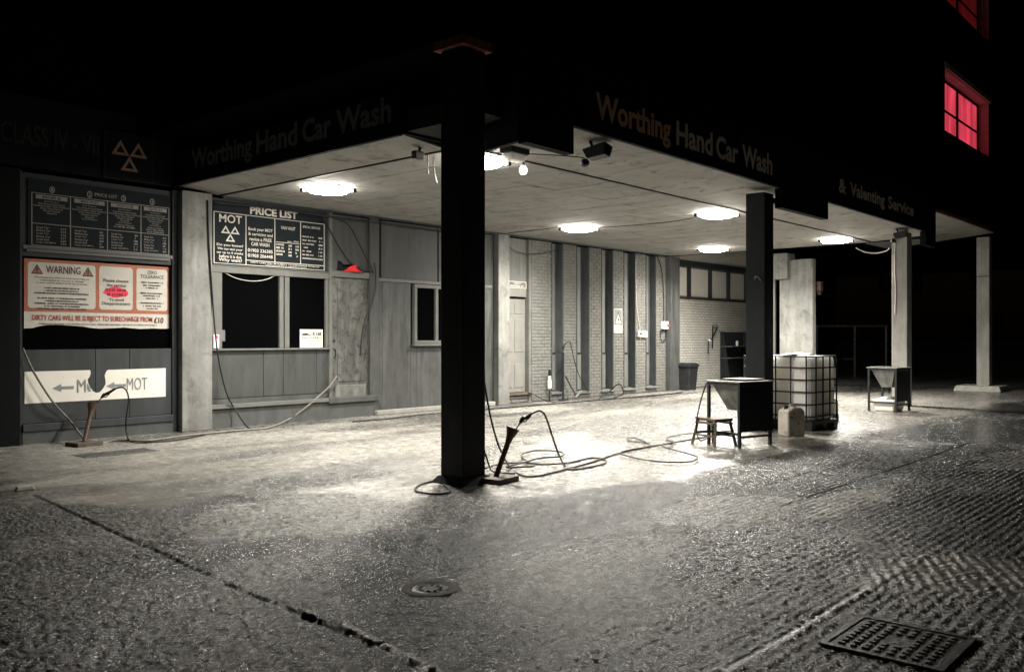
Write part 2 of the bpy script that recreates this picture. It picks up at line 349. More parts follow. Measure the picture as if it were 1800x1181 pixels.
    Q = np.stack([idx[:-1,:-1], idx[1:,:-1], idx[1:,1:], idx[:-1,1:]], -1).reshape(-1, 4)
    me = bpy.data.meshes.new('ground'); me.vertices.add(len(V)); me.vertices.foreach_set('co', V.ravel())
    me.loops.add(Q.size); me.loops.foreach_set('vertex_index', Q.ravel().astype(np.int32))
    me.polygons.add(len(Q)); me.polygons.foreach_set('loop_start', (np.arange(len(Q))*4).astype(np.int32))
    me.polygons.foreach_set('use_smooth', [True]*len(Q)); me.update(calc_edges=True)
    at = me.color_attributes.new('mask', 'FLOAT_COLOR', 'POINT')
    at2 = me.color_attributes.new('relief', 'FLOAT_COLOR', 'POINT')
    at2.data.foreach_set('color', np.stack([lump, gph*.5+.5, lit_pool, sm], -1).reshape(-1, 4).astype(np.float32).ravel())
    crack = np.clip((jl+jl2+jl3+pot)*40, 0, 1)
    at.data.foreach_set('color', np.stack([sm, wet_shade, gr, crack], -1).reshape(-1, 4).astype(np.float32).ravel())
    o = bpy.data.objects.new('ground', me); COL.objects.link(o); o['kind'] = 'structure'
    m, t, b = nodes_of('forecourt_concrete'); me.materials.append(m); L = t.links.new
    at_ = N(t, 'ShaderNodeAttribute', attribute_name='mask'); sep = N(t, 'ShaderNodeSeparateColor'); L(at_.outputs['Color'], sep.inputs[0])
    SM, WET_SHADE, GR = sep.outputs[0], sep.outputs[1], sep.outputs[2]
    co = N(t, 'ShaderNodeNewGeometry').outputs['Position']
    def noise(sc_, d=4., r=.6, dist=0.):
        n = N(t, 'ShaderNodeTexNoise', Scale=sc_, Detail=d, Roughness=r, Distortion=dist); L(co, n.inputs['Vector']); return n.outputs[0]
    def mth(op, a, b_=0., c=0.):
        n = t.nodes.new('ShaderNodeMath'); n.operation = op
        for i, v in enumerate((a, b_, c)):
            if hasattr(v, 'is_output'): L(v, n.inputs[i])
            else: n.inputs[i].default_value = v
        return n.outputs[0]
    big = noise(1.1, 5.); mid = noise(7., 5., .65)
    vo = N(t, 'ShaderNodeTexVoronoi', Scale=66.); L(co, vo.inputs['Vector']); vcell = vo.outputs['Distance']
    vsep = N(t, 'ShaderNodeSeparateColor'); L(vo.outputs['Color'], vsep.inputs[0]); vrand = vsep.outputs[0]
    grn = noise(85., 3., .7, .5)
    sx = N(t, 'ShaderNodeSeparateXYZ'); L(co, sx.inputs[0])
    at2_ = N(t, 'ShaderNodeAttribute', attribute_name='relief'); sep2 = N(t, 'ShaderNodeSeparateColor'); L(at2_.outputs['Color'], sep2.inputs[0])
    LUMP = sep2.outputs[0]; groove = mth('MULTIPLY', sep2.outputs[1], GR)
    rough_amt = mth('SUBTRACT', 1., mth('MULTIPLY', SM, .84))
    agg = mth('SUBTRACT', mth('MULTIPLY_ADD', grn, .9, mth('MULTIPLY', LUMP, .42)), mth('MULTIPLY', vcell, .35))
    h = mth('ADD', mth('MULTIPLY', mth('MULTIPLY', agg, rough_amt), .013), mth('MULTIPLY', mid, .010))
    bp = N(t, 'ShaderNodeBump', Strength=1., Distance=1.); L(h, bp.inputs['Height']); L(bp.outputs[0], b.inputs['Normal'])
    rgh = mixc(t, ramp(t, agg, .42, .72), (.006, .0063, .0066), (.17, .166, .152))
    rgh = mixc(t, mth('MULTIPLY', mth('GREATER_THAN', vrand, .84), mth('MULTIPLY', ramp(t, agg, .45, .6), .8)), rgh, (.55, .53, .47))
    smo = mixc(t, ramp(t, mid, .35, .66), (.20, .193, .175), (.42, .405, .365))
    smo = mixc(t, ramp(t, grn, .56, .72), smo, (.12, .105, .085))
    base = mixc(t, SM, rgh, smo)
    base = mixc(t, ramp(t, big, .35, .7), mixc(t, .35, base, (.08, .072, .063)), base)
    base = mixc(t, mth('MULTIPLY', sep2.outputs[2], mth('MULTIPLY', ramp(t, agg, .30, .60), .8)), base, (.52, .505, .46))  # lamp pools put into the base colour
    base = mixc(t, mth('MULTIPLY', WET_SHADE, .88), base, (.014, .0145, .015))  # darkens damp and painted-shade areas alike
    base = mixc(t, mth('MULTIPLY', mth('SUBTRACT', GR, groove), .7), base, (.014, .0145, .015))
    base = mixc(t, mth('MULTIPLY', at_.outputs['Alpha'], .8), base, (.014, .0135, .013))
    L(base, b.inputs['Base Color'])
    rr = mth('ADD', mth('MULTIPLY_ADD', WET_SHADE, -.08, .27), mth('MULTIPLY', mth('SUBTRACT', mid, .5), .35)); L(rr, b.inputs['Roughness'])
    b.inputs['Specular IOR Level'].default_value = .85
    return o
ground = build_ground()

# ------------------------------------------------------------------ canopy: tiled ceiling, soffits, fascia boards, sign lettering
can = thing('canopy', (13.5, 9, ZC), 'black sign-written canopy with pale tiled ceiling over the wash bay', 'canopy')
tile = None; TX0, TY0 = 7.35, 7.2
nx_ = int(round((CEND-TX0)/.6)); tw = (CEND-TX0)/nx_; ny_ = 5; th = (YW-TY0)/ny_
for i in range(nx_):
    for j in range(ny_):
        if tile is None:
            tile = MB().box(-tw/2+.008, tw/2-.008, -th/2+.008, th/2-.008, 0, .03).build('ceiling_tile', CEIL, can, origin=(0,0,0), bevel=.003)
            tl = tile
        else: tl = tile.copy(); COL.objects.link(tl)
        tl.location = (TX0+(i+.5)*tw-13.5, TY0+(j+.5)*th-9, random.uniform(-.0025, .0025))
box('ceiling_void', DARKIN, can, 6.66, CEND-.01, 6.2, YW-.02, 3.72, 3.95)
box('ceiling_edge_board', BLK, can, CEND, CEND+.05, 6.0, YW-.05, ZC-.01, 4.2)
ZB = 3.70
# front soffit boards, gently falling to the ceiling edge
xs_ = [7.0, 9.95, 12.35, 14.75, 17.1, 19.3, CEND]
for a, b_ in zip(xs_[:-1], xs_[1:]):
    MB().hexa([(a+.006, YF+.03, ZB), (b_-.006, YF+.03, ZB), (b_-.006, 7.17, ZC+.004), (a+.006, 7.17, ZC+.004)],
              [(a+.006, YF+.03, ZB+.018), (b_-.006, YF+.03, ZB+.018), (b_-.006, 7.17, ZC+.022), (a+.006, 7.17, ZC+.022)]).build('soffit_board', SOFF, can)
for a, b_ in ((7.46, 9.0), (9.0, 10.6), (10.6, YW-.03)):
    MB().hexa([(6.63, a+.005, ZB-.01), (7.32, a+.005, ZC+.004), (7.32, b_-.005, ZC+.004), (6.63, b_-.005, ZB-.01)],
              [(6.63, a+.005, ZB+.01), (7.32, a+.005, ZC+.022), (7.32, b_-.005, ZC+.022), (6.63, b_-.005, ZB+.01)]).build('soffit_board', SOFF, can)
# black fascia boards
ZT = 4.52
def fas(x0, x1, z0, th_=.06): return box('fascia_board', BLK, can, x0, x1, YF-.02, YF-.02+th_, z0, ZT)
fas(6.82, 7.60, 3.39, .12); fas(7.604, 12.85, ZB-.005); fas(12.854, 14.65, 3.40, .12); fas(14.654, 20.0, ZB-.005); fas(20.004, 20.72, 3.40, .12)
box('fascia_board', BLK, can, 6.56, 6.62, 7.44, YW-.02, ZB-.03, 4.17)
box('fascia_board', BLK, can, 6.625, 7.26, 7.40, 7.45, ZB-.012, 4.17)
MB().hexa([(6.82, YF+.105, 3.42), (6.88, YF+.105, 3.42), (7.30, 7.395, 3.46), (7.24, 7.395, 3.46)],
          [(6.82, YF+.105, 4.17), (6.88, YF+.105, 4.17), (7.30, 7.395, 4.17), (7.24, 7.395, 4.17)]).build('fascia_board', BLK, can)
# edge batten of the ceiling and of the left soffit
MB().bar((7.3, 7.185, ZC-.004), (CEND-.02, 7.185, ZC-.004), .03, .02).build('edge_batten', CABLE, can)
MB().bar((7.335, 7.3, ZC-.004), (7.335, YW-.05, ZC-.004), .03, .02).build('edge_batten', CABLE, can)
MB().bar((7.4, YW-.03, ZC-.02), (CEND-.05, YW-.03, ZC-.02), .04, .03).build('edge_batten', DKFRAME, can)
# signs
def front_text(s, pxa, pxb, za, zb, mat):
    xa, xb = wx(pxa, YF), wx(pxb, YF)
    f = Flat((xa, YF-.02, zb), (xb-xa, 0, 0), (0, 0, za-zb), (0, -1, 0)); f.text(mat, s, 0, 1, 0, 1, .030, .004); f.done(can, {})
zw = lambda x, y: wz(x, y, YF)
z_lo = zw(1044, 211); z_hi = zw(1048, 163)
# worn orange words to the left, paler words to the right
def words(parts, z0, z1):
    full = ''.join(p[0] for p in parts)
    for s, a, b_, mat in parts:
        desc = any(ch in 'gyp' for ch in s); asc = z1-z0
        front_text(s, a, b_, z0-(.24*asc if desc else 0), z1, mat)
words([('Worthing', 1044, 1176, LET_O), ('Hand', 1186, 1250, LET_W), ('Car', 1256, 1295, LET_W), ('Wash', 1302, 1355, LET_W)], z_lo, z_hi)
words([('&', 1472, 1485, LET_W), ('Valenting', 1492, 1553, LET_W), ('Service', 1559, 1604, LET_W)], zw(1480, 341), zw(1478, 315))
def left_text(s, pxa, pxb):
    ya, yb = WX(pxa, 300, 6.56).y, WX(pxb, 300, 6.56).y
    z0, z1 = 3.83, 4.13; d = .24*(z1-z0) if 'g' in s else 0
    f = Flat((6.56, ya, z1), (0, yb-ya, 0), (0, 0, z0-d-z1), (-1, 0, 0)); f.text(DIMLET, s, 0, 1, 0, 1, .028, .004); f.done(can, {})
for s, a, b_ in (('Worthing', 337, 443), ('Hand', 451, 523), ('Car', 532, 583), ('Wash', 591, 688)): left_text(s, a, b_)

# ------------------------------------------------------------------ upper storey over the canopy with red-lit windows
YB = 5.94
up = thing('upper_storey', (20, 9, 4.2), 'dark upper storey above the canopy with red-lit windows', 'building')
wa0, wa1 = wx(1661, YB), wx(1738, YB)
zA0, zA1 = wz(1700, 253, YB), wz(1700, 152, YB)
zB0, zB1 = zA0+3.05, zA1+3.05
UX0, UX1, UT = 6.0, 42, 16
rects = [(UX0, wa0, 4.30, UT), (wa1, UX1, 4.30, UT), (wa0, wa1, 4.30, zA0), (wa0, wa1, zA1, zB0), (wa0, wa1, zB1, UT)]
mbw = MB()
for x0, x1, z0, z1 in rects: mbw.box(x0, x1, YB, YB+.34, z0, z1)
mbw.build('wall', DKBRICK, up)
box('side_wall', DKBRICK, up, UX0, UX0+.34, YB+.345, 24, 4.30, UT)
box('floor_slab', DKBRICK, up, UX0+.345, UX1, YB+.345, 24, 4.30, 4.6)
box('lintel_band', REDB, up, 20.78, 25.5, YF+.0, YB-.004, 4.22, 4.295)
MB().hexa([(20.9, YF+.02, 4.20), (26, YF+.02, 4.20), (26, 8.5, 3.95), (20.9, 8.5, 3.95)], [(20.9, YF+.02, 4.212), (26, YF+.02, 4.212), (26, 8.5, 4.19), (20.9, 8.5, 4.19)]).build('soffit_board', SOFF, up)
for z0, z1, pm in ((zA0, zA1, REDP), (zB0, zB1, REDP2)):
    wn = MB().box(wa0, wa1, YB+.25, YB+.30, z0, z0+.07).box(wa0, wa1, YB+.25, YB+.30, z1-.07, z1).box(wa0, wa0+.1, YB+.25, YB+.30, z0+.07, z1-.07).box(wa1-.1, wa1, YB+.25, YB+.30, z0+.07, z1-.07)
    wn = wn.build('window', DKFRAME, up); wm = (wa0+wa1)/2; zm = z0+(z1-z0)*.47
    for a, b_ in ((wa0+.1, wm-.06), (wm+.06, wa1-.1)):
        for p, q in ((z0+.07, zm-.025), (zm+.025, z1-.07)):
            MB().box(a, b_, YB+.27, YB+.28, p, q).build('pane', pm, wn)
    MB().box(wm-.06, wm+.06, YB+.24, YB+.305, z0+.07, z1-.07).build('mullion', DKFRAME, wn)
    MB().box(wa0+.1, wm-.06, YB+.245, YB+.30, zm-.025, zm+.025).box(wm+.06, wa1-.1, YB+.245, YB+.30, zm-.025, zm+.025).build('glazing_bar', DKFRAME, wn)
    MB().box(wa0-.1, wa1+.1, YB-.05, YB+.02, z1+.004, z1+.13).build('lintel', STONE, wn)
    MB().box(wa1-.012, wa1-.002, YB+.0, YB+.245, z0+.01, z1-.01).build('reveal_lining', STONE, wn); MB().box(wa0+.01, wa1-.014, YB+.0, YB+.245, z1-.012, z1-.002).build('head_lining', STONE, wn)

# ------------------------------------------------------------------ columns along the forecourt edge
CW = .31
def column(x, y, ztop, mat, label, name='column'):
    o = thing(name, (x+CW/2, y+CW/2, 0), label, 'column', 'square columns along the forecourt edge')
    MB().box(x, x+CW, y, y+CW, 0, ztop).build('shaft', mat, o, bevel=.012)
    return o
c1 = column(6.0, 5.88, 4.185, COLD, 'nearest black square column at the canopy corner with a brick cap')
for k, (dx, dy) in enumerate(((0,0),)):
    for a, b_ in ((-.05, .10), (.108, .258), (.266, .36)):
        box('brick', REDB, c1, 6.0+a, 6.0+b_, 5.83, 5.93, 4.189, 4.28, .006)
    for a, b_ in ((5.94, 6.05), (6.058, 6.24)):
        box('brick', REDB, c1, 5.95, 6.05, a, b_, 4.189, 4.28, .006)
    box('cap_core', REDB, c1, 6.055, 6.36, 5.935, 6.24, 4.188, 4.275)
MB().hexa([(5.93,5.81,.0),(6.38,5.81,.0),(6.38,6.26,.0),(5.93,6.26,.0)],[(5.985,5.865,.07),(6.325,5.865,.07),(6.325,6.205,.07),(5.985,6.205,.07)]).build('foot_fillet', DKMET, c1)
c2 = column(12.5, 5.9, ZC-.02, COLD, 'dark square column behind the sink stand and stool')
c3 = column(19.17-.02, 5.9, ZC-.02, COLP, 'pale lit column behind the far sink stand')
c4 = column(25.9, 5.9, 4.1, COLP, 'farthest column standing on a low white plinth')
p4 = G(1699, 692)
MB().hexa([(25.55,5.55,0),(26.65,5.55,0),(26.65,6.7,0),(25.55,6.7,0)],[(25.6,5.6,.15),(26.6,5.6,.15),(26.6,6.65,.15),(25.6,6.65,.15)]).build('plinth', STONE, c4, bevel=.02)
MB().bar((26.05-.15-.006, 5.9, 3.05), (26.05-.15-.006, 6.2, 3.05), .012, .02).build('joint_strip', DKMET, c4)
# cable tray box and bracket at the head of the second column
box('bracket', DKMET, c2, 12.62, 13.5, 5.98, 6.1, 3.50, 3.585)
MB().tube(spline([(12.49, 6.05, 2.30), (12.44, 6.02, 2.33), (12.43, 5.98, 2.33), (12.45, 5.93, 2.27)]), .015, 6).build('hook', FRAME, c2, smooth=True)

# ------------------------------------------------------------------ ceiling lamps
LX = (7.98, 14.12, 19.6); LY = (10.6, 7.56)
where = {(0,0): 'office window', (0,1): 'nearest column', (1,0): 'middle of the brick wall', (1,1): 'second column', (2,0): 'rear window strip', (2,1): 'third column'}
def lamp(x, y, lab, power_scale=1.):
    o = thing('ceiling_light', (x, y, ZC-.02), lab, 'ceiling light', 'lit round lamps on the canopy ceiling')
    z = ZC-.002
    MB().lathe((x, y, z-.025), [(.31,0),(.315,.006),(.30,.021)], 40).build('backplate', DKMET, o)
    MB().lathe((x, y, z-.095), [(.10,0),(.20,.006),(.27,.018),(.305,.036),(.325,.055),(.328,.068)], 40).build('diffuser', LAMP, o, smooth=True)
    la = bpy.data.lights.new('panel_light', 'AREA'); la.shape = 'DISK'; la.size = .6; la.energy = LAMP_WATT*power_scale; la.color = LAMP_COL; la.spread = math.radians(152)
    lo = bpy.data.objects.new('panel_light', la); COL.objects.link(lo); lo.parent = o; lo.location = (0, 0, z-.098-(ZC-.02))
    for sx_ in (-1, 1):
        MB().box(x+sx_*.262-.03, x+sx_*.262+.03, y-sx_*.262-.03, y-sx_*.262+.03, z-.075, z-.022).build('corner_clip', DKMET, o)
for i, x in enumerate(LX):
    for j, y in enumerate(LY): lamp(x, y, 'glowing round ceiling lamp nearest the %s' % where[(i, j)], ((.62, .95), (.8, 1.3), (1., 1.15))[i][j])   # lamp powers set unevenly to balance the light

# =================================================================== OFFICE FRONT (clad wall with sales window and door)
off = thing('office_front', (10.2, YW, 0), 'grey panelled office front with sales window and scuffed door', 'office front')
X_p0, X_p1 = wx(312, YW), wx(365, YW)
def zc_(x, y): return wz(x, y, YW)
box('pillar', PILL, off, X_p0, X_p1, YW-.14, YW+.25, 0, 3.62, .01)
xw0, xw1 = X_p1+.004, wx(577, YW)           # window bay
zb0 = .46; z_sill = zc_(470, 612); z_hd = zc_(470, 484); z_bd0 = zc_(470, 470); z_bd1 = 3.56
box('backing_wall', DKFRAME, off, xw0, 14.0, YW+.14, YW+.3, 0, 3.62)
# lower panels
cuts = [xw0, wx(463, YW), wx(498, YW), wx(556, YW), xw1]
for a, b_ in zip(cuts[:-1], cuts[1:]): box('panel', PANEL, off, a+.004, b_-.004, YW+.0, YW+.05, zb0, z_sill-.035, .003)
box('sill', FRAME, off, xw0, xw1, YW-.06, YW+.06, z_sill-.03, z_sill, .004)
MB().hexa([(X_p1+.005,YW-.07,.0),(wx(655,YW),YW-.07,.0),(wx(655,YW),YW+.06,.0),(X_p1+.005,YW+.06,.0)],[(X_p1+.005,YW-.05,.30),(wx(655,YW),YW-.05,.30),(wx(655,YW),YW+.06,.30),(X_p1+.005,YW+.06,.30)]).build('skirting', SKIRT, off)
box('ledge', FRAME, off, X_p1+.005, wx(655, YW), YW-.10, YW+.04, .305, .37, .006)
box('ledge_back', SKIRT, off, xw0, wx(655, YW), YW+.01, YW+.05, .372, zb0-.004)
# sales window
sw = MB().box(xw0, xw1, YW-.02, YW+.06, z_hd, z_hd+.10).box(xw0, wx(390, YW), YW-.01, YW+.06, z_sill+.004, z_hd-.004).box(xw1-.06, xw1, YW-.01, YW+.06, z_sill+.004, z_hd-.004).build('window', FRAME, off, bevel=.004)
MB().box(wx(491, YW), wx(498, YW), YW-.01, YW+.055, z_sill+.006, z_hd-.006).box(wx(501, YW), wx(509, YW), YW+.0, YW+.06, z_sill+.006, z_hd-.006).build('mullion', FRAME, sw, bevel=.004)
MB().box(wx(390, YW)+.002, wx(491, YW)-.002, YW+.03, YW+.036, z_sill+.006, z_hd-.006).build('pane', GLASS, sw)
MB().box(wx(509, YW)+.002, xw1-.062, YW+.03, YW+.036, z_sill+.006, z_hd-.006).build('pane', GLASS, sw)
box('window_head', FRAME, off, xw0, xw1, YW-.03, YW+.05, z_hd+.104, z_bd0-.01, .004)
box('sign_backing', DKFRAME, off, xw0, xw1, YW+.02, YW+.06, z_bd0, 3.6)
# door bay
xd0, xd1 = wx(583, YW), wx(648, YW); zd0, zd1 = zc_(610, 706), zc_(610, 489)
box('door_post', FRAME, off, xw1+.004, xd0-.006, YW-.03, YW+.08, .372, 3.6, .004)
box('door_post', PANELD, off, xd1+.006, wx(664, YW), YW-.03, YW+.08, .0, 3.6, .004)
box('door_head', FRAME, off, xd0, xd1, YW-.02, YW+.07, zd1+.01, zd1+.12, .004)
dr = box('door', DOORP, off, xd0, xd1, YW+.02, YW+.07, zd0, zd1, .004)
xx = (xd1-xd0)
MB().box(xd0+.14, xd1-.12, YW+.006, YW+.021, zd0+.36, zd1-.1).build('door_panel', DOORP, dr, bevel=.006)
MB().box(xd0+.08, xd1-.06, YW+.004, YW+.021, zd0+.04, zd0+.30).build('kick_plate', STEEL, dr, bevel=.006)
MB().tube([(xd0+.06, YW+.0, 1.36), (xd0+.06, YW+.025, 1.36)], .022, 10).build('lock', DKMET, dr)
MB().tube([(xd0+.06, YW+.02, 1.22), (xd0+.06, YW-.03, 1.2), (xd0+.06, YW-.03, 1.08), (xd0+.06, YW+.02, 1.06)], .010, 7).build('handle', DKMET, dr)
box('door_step', SKIRT, off, wx(572, YW), wx(660, YW), YW-.11, YW+.0, .372, zd0-.006, .01)
# transom panel over the door, broken at its foot
tx0, tx1 = xd0-.0, xd1
zt0, zt1 = zd1+.125, 3.58
hole_ = [(tx1, zt0), (tx1, zt1), (tx0, zt1), (tx0, zt0), (tx0+.12, zt0), (tx0+.14, zt0+.18), (tx0+.2, zt0+.17), (tx0+.27, zt0+.11), (tx0+.42, zt0+.13), (tx0+.55, zt0+.08), (tx0+.62, zt0+.1), (tx0+.67, zt0)]
MB().prism([(x, YW+.01, z) for x, z in hole_], (0, .03, 0)).build('transom_panel', PANEL, off)
box('transom_void', DARKIN, off, tx0, tx1, YW+.08, YW+.1, zt0, zt1)
# clad wall on to the small window
xe = wx(864, YW); zr = zc_(720, 495)
box('rail', FRAME, off, wx(664, YW)+.003, xe, YW-.02, YW+.06, zr-.03, zr+.03, .004)
cuts = [wx(664, YW), wx(672, YW), wx(722, YW)]
for a, b_ in zip(cuts[:-1], cuts[1:]): box('panel', PANELD, off, a+.004, b_-.003, YW, YW+.05, .09, zr-.034, .003)
xs0, xs1 = wx(727, YW), wx(786, YW); zs0, zs1 = zc_(740, 604), zc_(740, 500)
for a, b_ in ((wx(722, YW), wx(733, YW)), (wx(733, YW), wx(790, YW)), (wx(790, YW), xe)):
    box('panel', PANELD, off, a+.003, b_-.003, YW, YW+.05, .09, zs0-.05, .003)
box('panel', PANELD, off, xs1+.01, xe-.003, YW, YW+.05, zs0-.046, zr-.034, .003)
for a, b_ in ((wx(664, YW), wx(668, YW)), (wx(671, YW), wx(770, YW)), (wx(772, YW), xe)):
    box('upper_panel', PANEL, off, a+.004, b_-.003, YW+.015, YW+.05, zr+.034, 3.58, .003)
ws = MB().box(xs0, xs1, YW-.03, YW+.05, zs1-.07, zs1).box(xs0, xs1, YW-.03, YW+.05, zs0, zs0+.06).box(xs0, xs0+.07, YW-.03, YW+.05, zs0+.06, zs1-.07).box(xs1-.07, xs1, YW-.03, YW+.05, zs0+.06, zs1-.07).box(wx(764, YW), wx(769, YW), YW-.028, YW+.05, zs0+.06, zs1-.07).build('window', FRAME, off, bevel=.005)
MB().box(xs0+.07, wx(764, YW), YW+.02, YW+.026, zs0+.06, zs1-.07).build('pane', GLASS, ws)
MB().box(wx(769, YW), xs1-.07, YW+.02, YW+.026, zs0+.06, zs1-.07).build('pane', GLASS, ws)
MB().box(xs0-.06, xs1+.04, YW-.10, YW+.0, zs0-.045, zs0-.004).build('sill', FRAME, ws, bevel=.006)
box('kerb', CEMENT, off, wx(655, YW)+.01, xe, YW-.12, YW+.05, 0, .085, .015)

# =================================================================== LEFT BAY (dark glazed bay with posters)
bay = thing('glazed_bay', (5.4, YW, 0), 'dark glazed garage bay with torn posters left of the pillar', 'glazed bay')
xb0, xb1 = wx(38, YW), wx(302, YW)
zg0, zg1 = zc_(170, 613), zc_(170, 458)
box('backing_wall', DKFRAME, bay, xb0, xb1, YW+.10, YW+.3, 0, 3.62)
box('side_post', DKFRAME, bay, xb1, X_p0-.003, YW-.02, YW+.25, 0, 3.62)
box('side_post', DKFRAME, bay, xb0-.05, xb0, YW-.02, YW+.1, 0, 3.62)
box('pane', GLASS, bay, xb0+.003, xb1-.003, YW+.05, YW+.058, zg0, zg1)
box('glazing_bar', DKFRAME, bay, xb0+.003, xb1-.003, YW+.0, YW+.06, zg1+.002, zg1+.09, .004)
box('glazing_bar', FRAME, bay, xb0+.003, xb1-.003, YW-.03, YW+.06, zg1+.094, zg1+.145, .004)
for a, b_ in ((xb0+.003, wx(168, YW)), (wx(168, YW), wx(228, YW)), (wx(228, YW), xb1-.003)):
    box('panel', BAYP, bay, a+.003, b_-.003, YW+.0, YW+.05, .27, zg0-.006, .003)
box('skirting', SKIRT, bay, xb0, xb1, YW-.03, YW+.05, .0, .16); box('ledge', BAYP, bay, xb0, xb1, YW-.05, YW+.05, .165, .265, .006)
box('sign_backing', DKFRAME, bay, xb0+.003, xb1-.003, YW+.02, YW+.06, zg1+.15, 3.6)
lw = thing('garage_wing', (1, YW, 0), 'dark garage wing wall left of the glazed bay', 'building')
box('wall', WINGP, lw, -12, xb0-.055, YW-.10, YW+.4, 0, 3.62)
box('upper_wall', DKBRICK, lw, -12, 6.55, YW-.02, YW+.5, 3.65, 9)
box('fascia_board', BLK, lw, -12, 6.53, YW-.09, YW-.024, 3.66, 4.6)
# raised fascia print over the bay
f = Flat((wx(0, YW), YW-.09, 4.22), (wx(170, YW)-wx(0, YW), 0, 0), (0, 0, -.28), (0,-1,0)); f.text(DIMMER, 'CLASS IV - VII', -.02, .99, 0, 1, .012); f.done(lw, {})
def board(name, label, cat, px0, px1, z0, z1, Y, mat, thick=.015):
    x0, x1 = wx(px0, Y), wx(px1, Y); o = thing(name, ((x0+x1)/2, Y, z0), label, cat)
    MB().box(x0, x1, Y-thick, Y, z0, z1).build('board', mat, o)
    return o, Flat((x0, Y-thick, z1), (x1-x0, 0, 0), (0, 0, z0-z1), (0, -1, 0))
NM = {'sign_white': 'lettering', 'ink_black': 'lettering', 'ink_red': 'lettering', 'ink_maroon': 'lettering', 'sign_navy': 'print', 'sign_salmon': 'border', 'red_spray': 'spray_mark', 'ink_grey': 'lettering', 'logo_salmon': 'emblem'}
# emblem board
Ye = YW-.10
o, f = board('emblem_board', 'dark square board with three salmon outlined triangles above the price board', 'sign', 181, 268, wz(225, 318, Ye), wz(225, 236, Ye), Ye, BLK, .02)
f.mot(LOGO, .15, .87, .16, .80); f.rect(DIMMER, 0, 1, 0, .01); f.rect(DIMMER, 0, 1, .985, 1); f.rect(DIMMER, 0, .012, .01, .985); f.rect(DIMMER, .985, 1, .01, .985); f.done(o, NM)
# ------------------------------------------------------------------ big menu board on the left
zl0, zl1 = zc_(170, 441), zc_(170, 333)
o, f = board('menu_board', 'black price board with four columns of services above the warning poster', 'price board', 48, 298, zl0-.01, min(zl1+.04, 3.6), YW+.018, PRINTD)
U = [.025, .275, .53, .775, .99]
ln = .006
f.text(PRINTM, 'PRICE LIST', .44, .60, .10, .15, .01)
for i, u in enumerate((.155, .405, .645, .86)):
    for k in range(14):
        a0 = 2*PI*k/14; a1 = 2*PI*(k+1)/14; q = lambda a, r: (u+.018*r*math.cos(a), .135+.052*r*math.sin(a))
        f.poly(PRINTM, [q(a0, 1), q(a1, 1), q(a1, .72), q(a0, .72)])
    f.text(PRINTM, '1234'[i], u-.007, u+.007, .11, .16, .015)
for u in U: f.rect(PRINTM, u-ln/2, u+ln/2, .20, .97)
for v in (.20, .645, .965): f.rect(PRINTM, U[0], U[4], v, v+.010)
heads = [None, 'MINI VALET', 'SHOW ROOM', 'GOLD']
svc = ['Hand Shampoo', 'Wax Rinse & Hand Dried', 'Inside/Outside Glass Polished', 'Door Shuts Cleaned', 'Wheels Cleaned', 'Vacuumed', 'Tyres Dressed', 'Dashboard Cleaned', None, None]
cnt = [6, 7, 9, 10]; cars = ['Small Car', 'Medium Car', 'Large Car', 'Estate Car', 'Small 4x4', 'Large 4x4 MPVs']
pr1 = ['£12', '£14', '£16', '£17', '£20', '£22']
for i in range(4):
    a0, a1 = U[i], U[i+1]; wd = a1-a0
    f.rect(PRINTM, a0+.1*wd, a1-.08*wd, .225, .285)
    if heads[i]: f.text(INK, heads[i], a0+wd*.27, a1-wd*.25, .235, .275, .02, .008)
    else: f.blur(INK, a0+wd*.27, a1-wd*.25, .235, .275, .008)
    for k in range(cnt[i]):
        v = .305+k*.034; s = svc[k]; hw = (len(s) if s else 20)*.0158*wd; cm = (a0+a1)/2
        if s: f.text(PRINTM, s, cm-hw, cm+hw, v, v+.024, .012)
        else: f.blur(PRINTM, cm-hw, cm+hw, v, v+.022)
    for k in range(6):
        v = .69+k*.044; s = cars[k]; f.text(PRINTM, s, a0+wd*.11, a0+wd*(.11+len(s)*.036), v, v+.03, .015)
        if i == 0: f.text(PRINTM, pr1[k], a1-wd*.26, a1-wd*.12, v, v+.03, .015)
        else: f.blur(PRINTM, a1-wd*.22, a1-wd*.10, v, v+.03)
f.done(o, NM)
box('trim_strip', FRAME, o, wx(45, YW), wx(297, YW), YW-.03, YW+.018, zl0-.075, zl0-.025, .004)
# ------------------------------------------------------------------ warning poster, torn along its foot
zp0, zp1 = zc_(170, 578), zc_(170, 461.5); Yp = YW+.046
x0, x1 = wx(42, Yp), wx(297, Yp)
o = thing('warning_poster', ((x0+x1)/2, Yp, zp0), 'salmon and white warning poster with torn lower edge on dark glass', 'poster')
f = Flat((x0, Yp-.003, zp1), (x1-x0, 0, 0), (0, 0, zp0-zp1), (0,-1,0))
P = [(0,0),(1,0),(1,.985)]; tr = [(.95,.99),(.88,.985),(.78,.995),(.66,.975),(.6,.985),(.5,.995),(.42,.985),(.38,.965),(.3,.955),(.2,.945),(.14,.95),(.09,.97),(.05,.995),(0,1.0)]
MB().prism([f.p(a, b_, 0) for a, b_ in P+tr], (0, .003, 0)).build('sheet', PRINT, o)
f.rect(SALMON, 0, 1, 0, .755, .003)
for a, b_, in ((.022, .462), (.487, .725), (.752, .985)): f.rrect(PRINT, a, b_, .045, .705, .018, .05, .005)
f.text(INKMAR, 'WARNING', .135, .36, .085, .195, .012, .008)
for uc in (.08, .41):
    f.triframe(INK, [(uc-.038, .215), (uc+.038, .215), (uc, .075)], .28, .008); f.poly(SALMON, [(uc-.024, .202), (uc+.024, .202), (uc, .112)], .007)
    f.rect(INK, uc-.004, uc+.004, .125, .175, .009); f.rect(INK, uc-.004, uc+.004, .185, .2, .009)
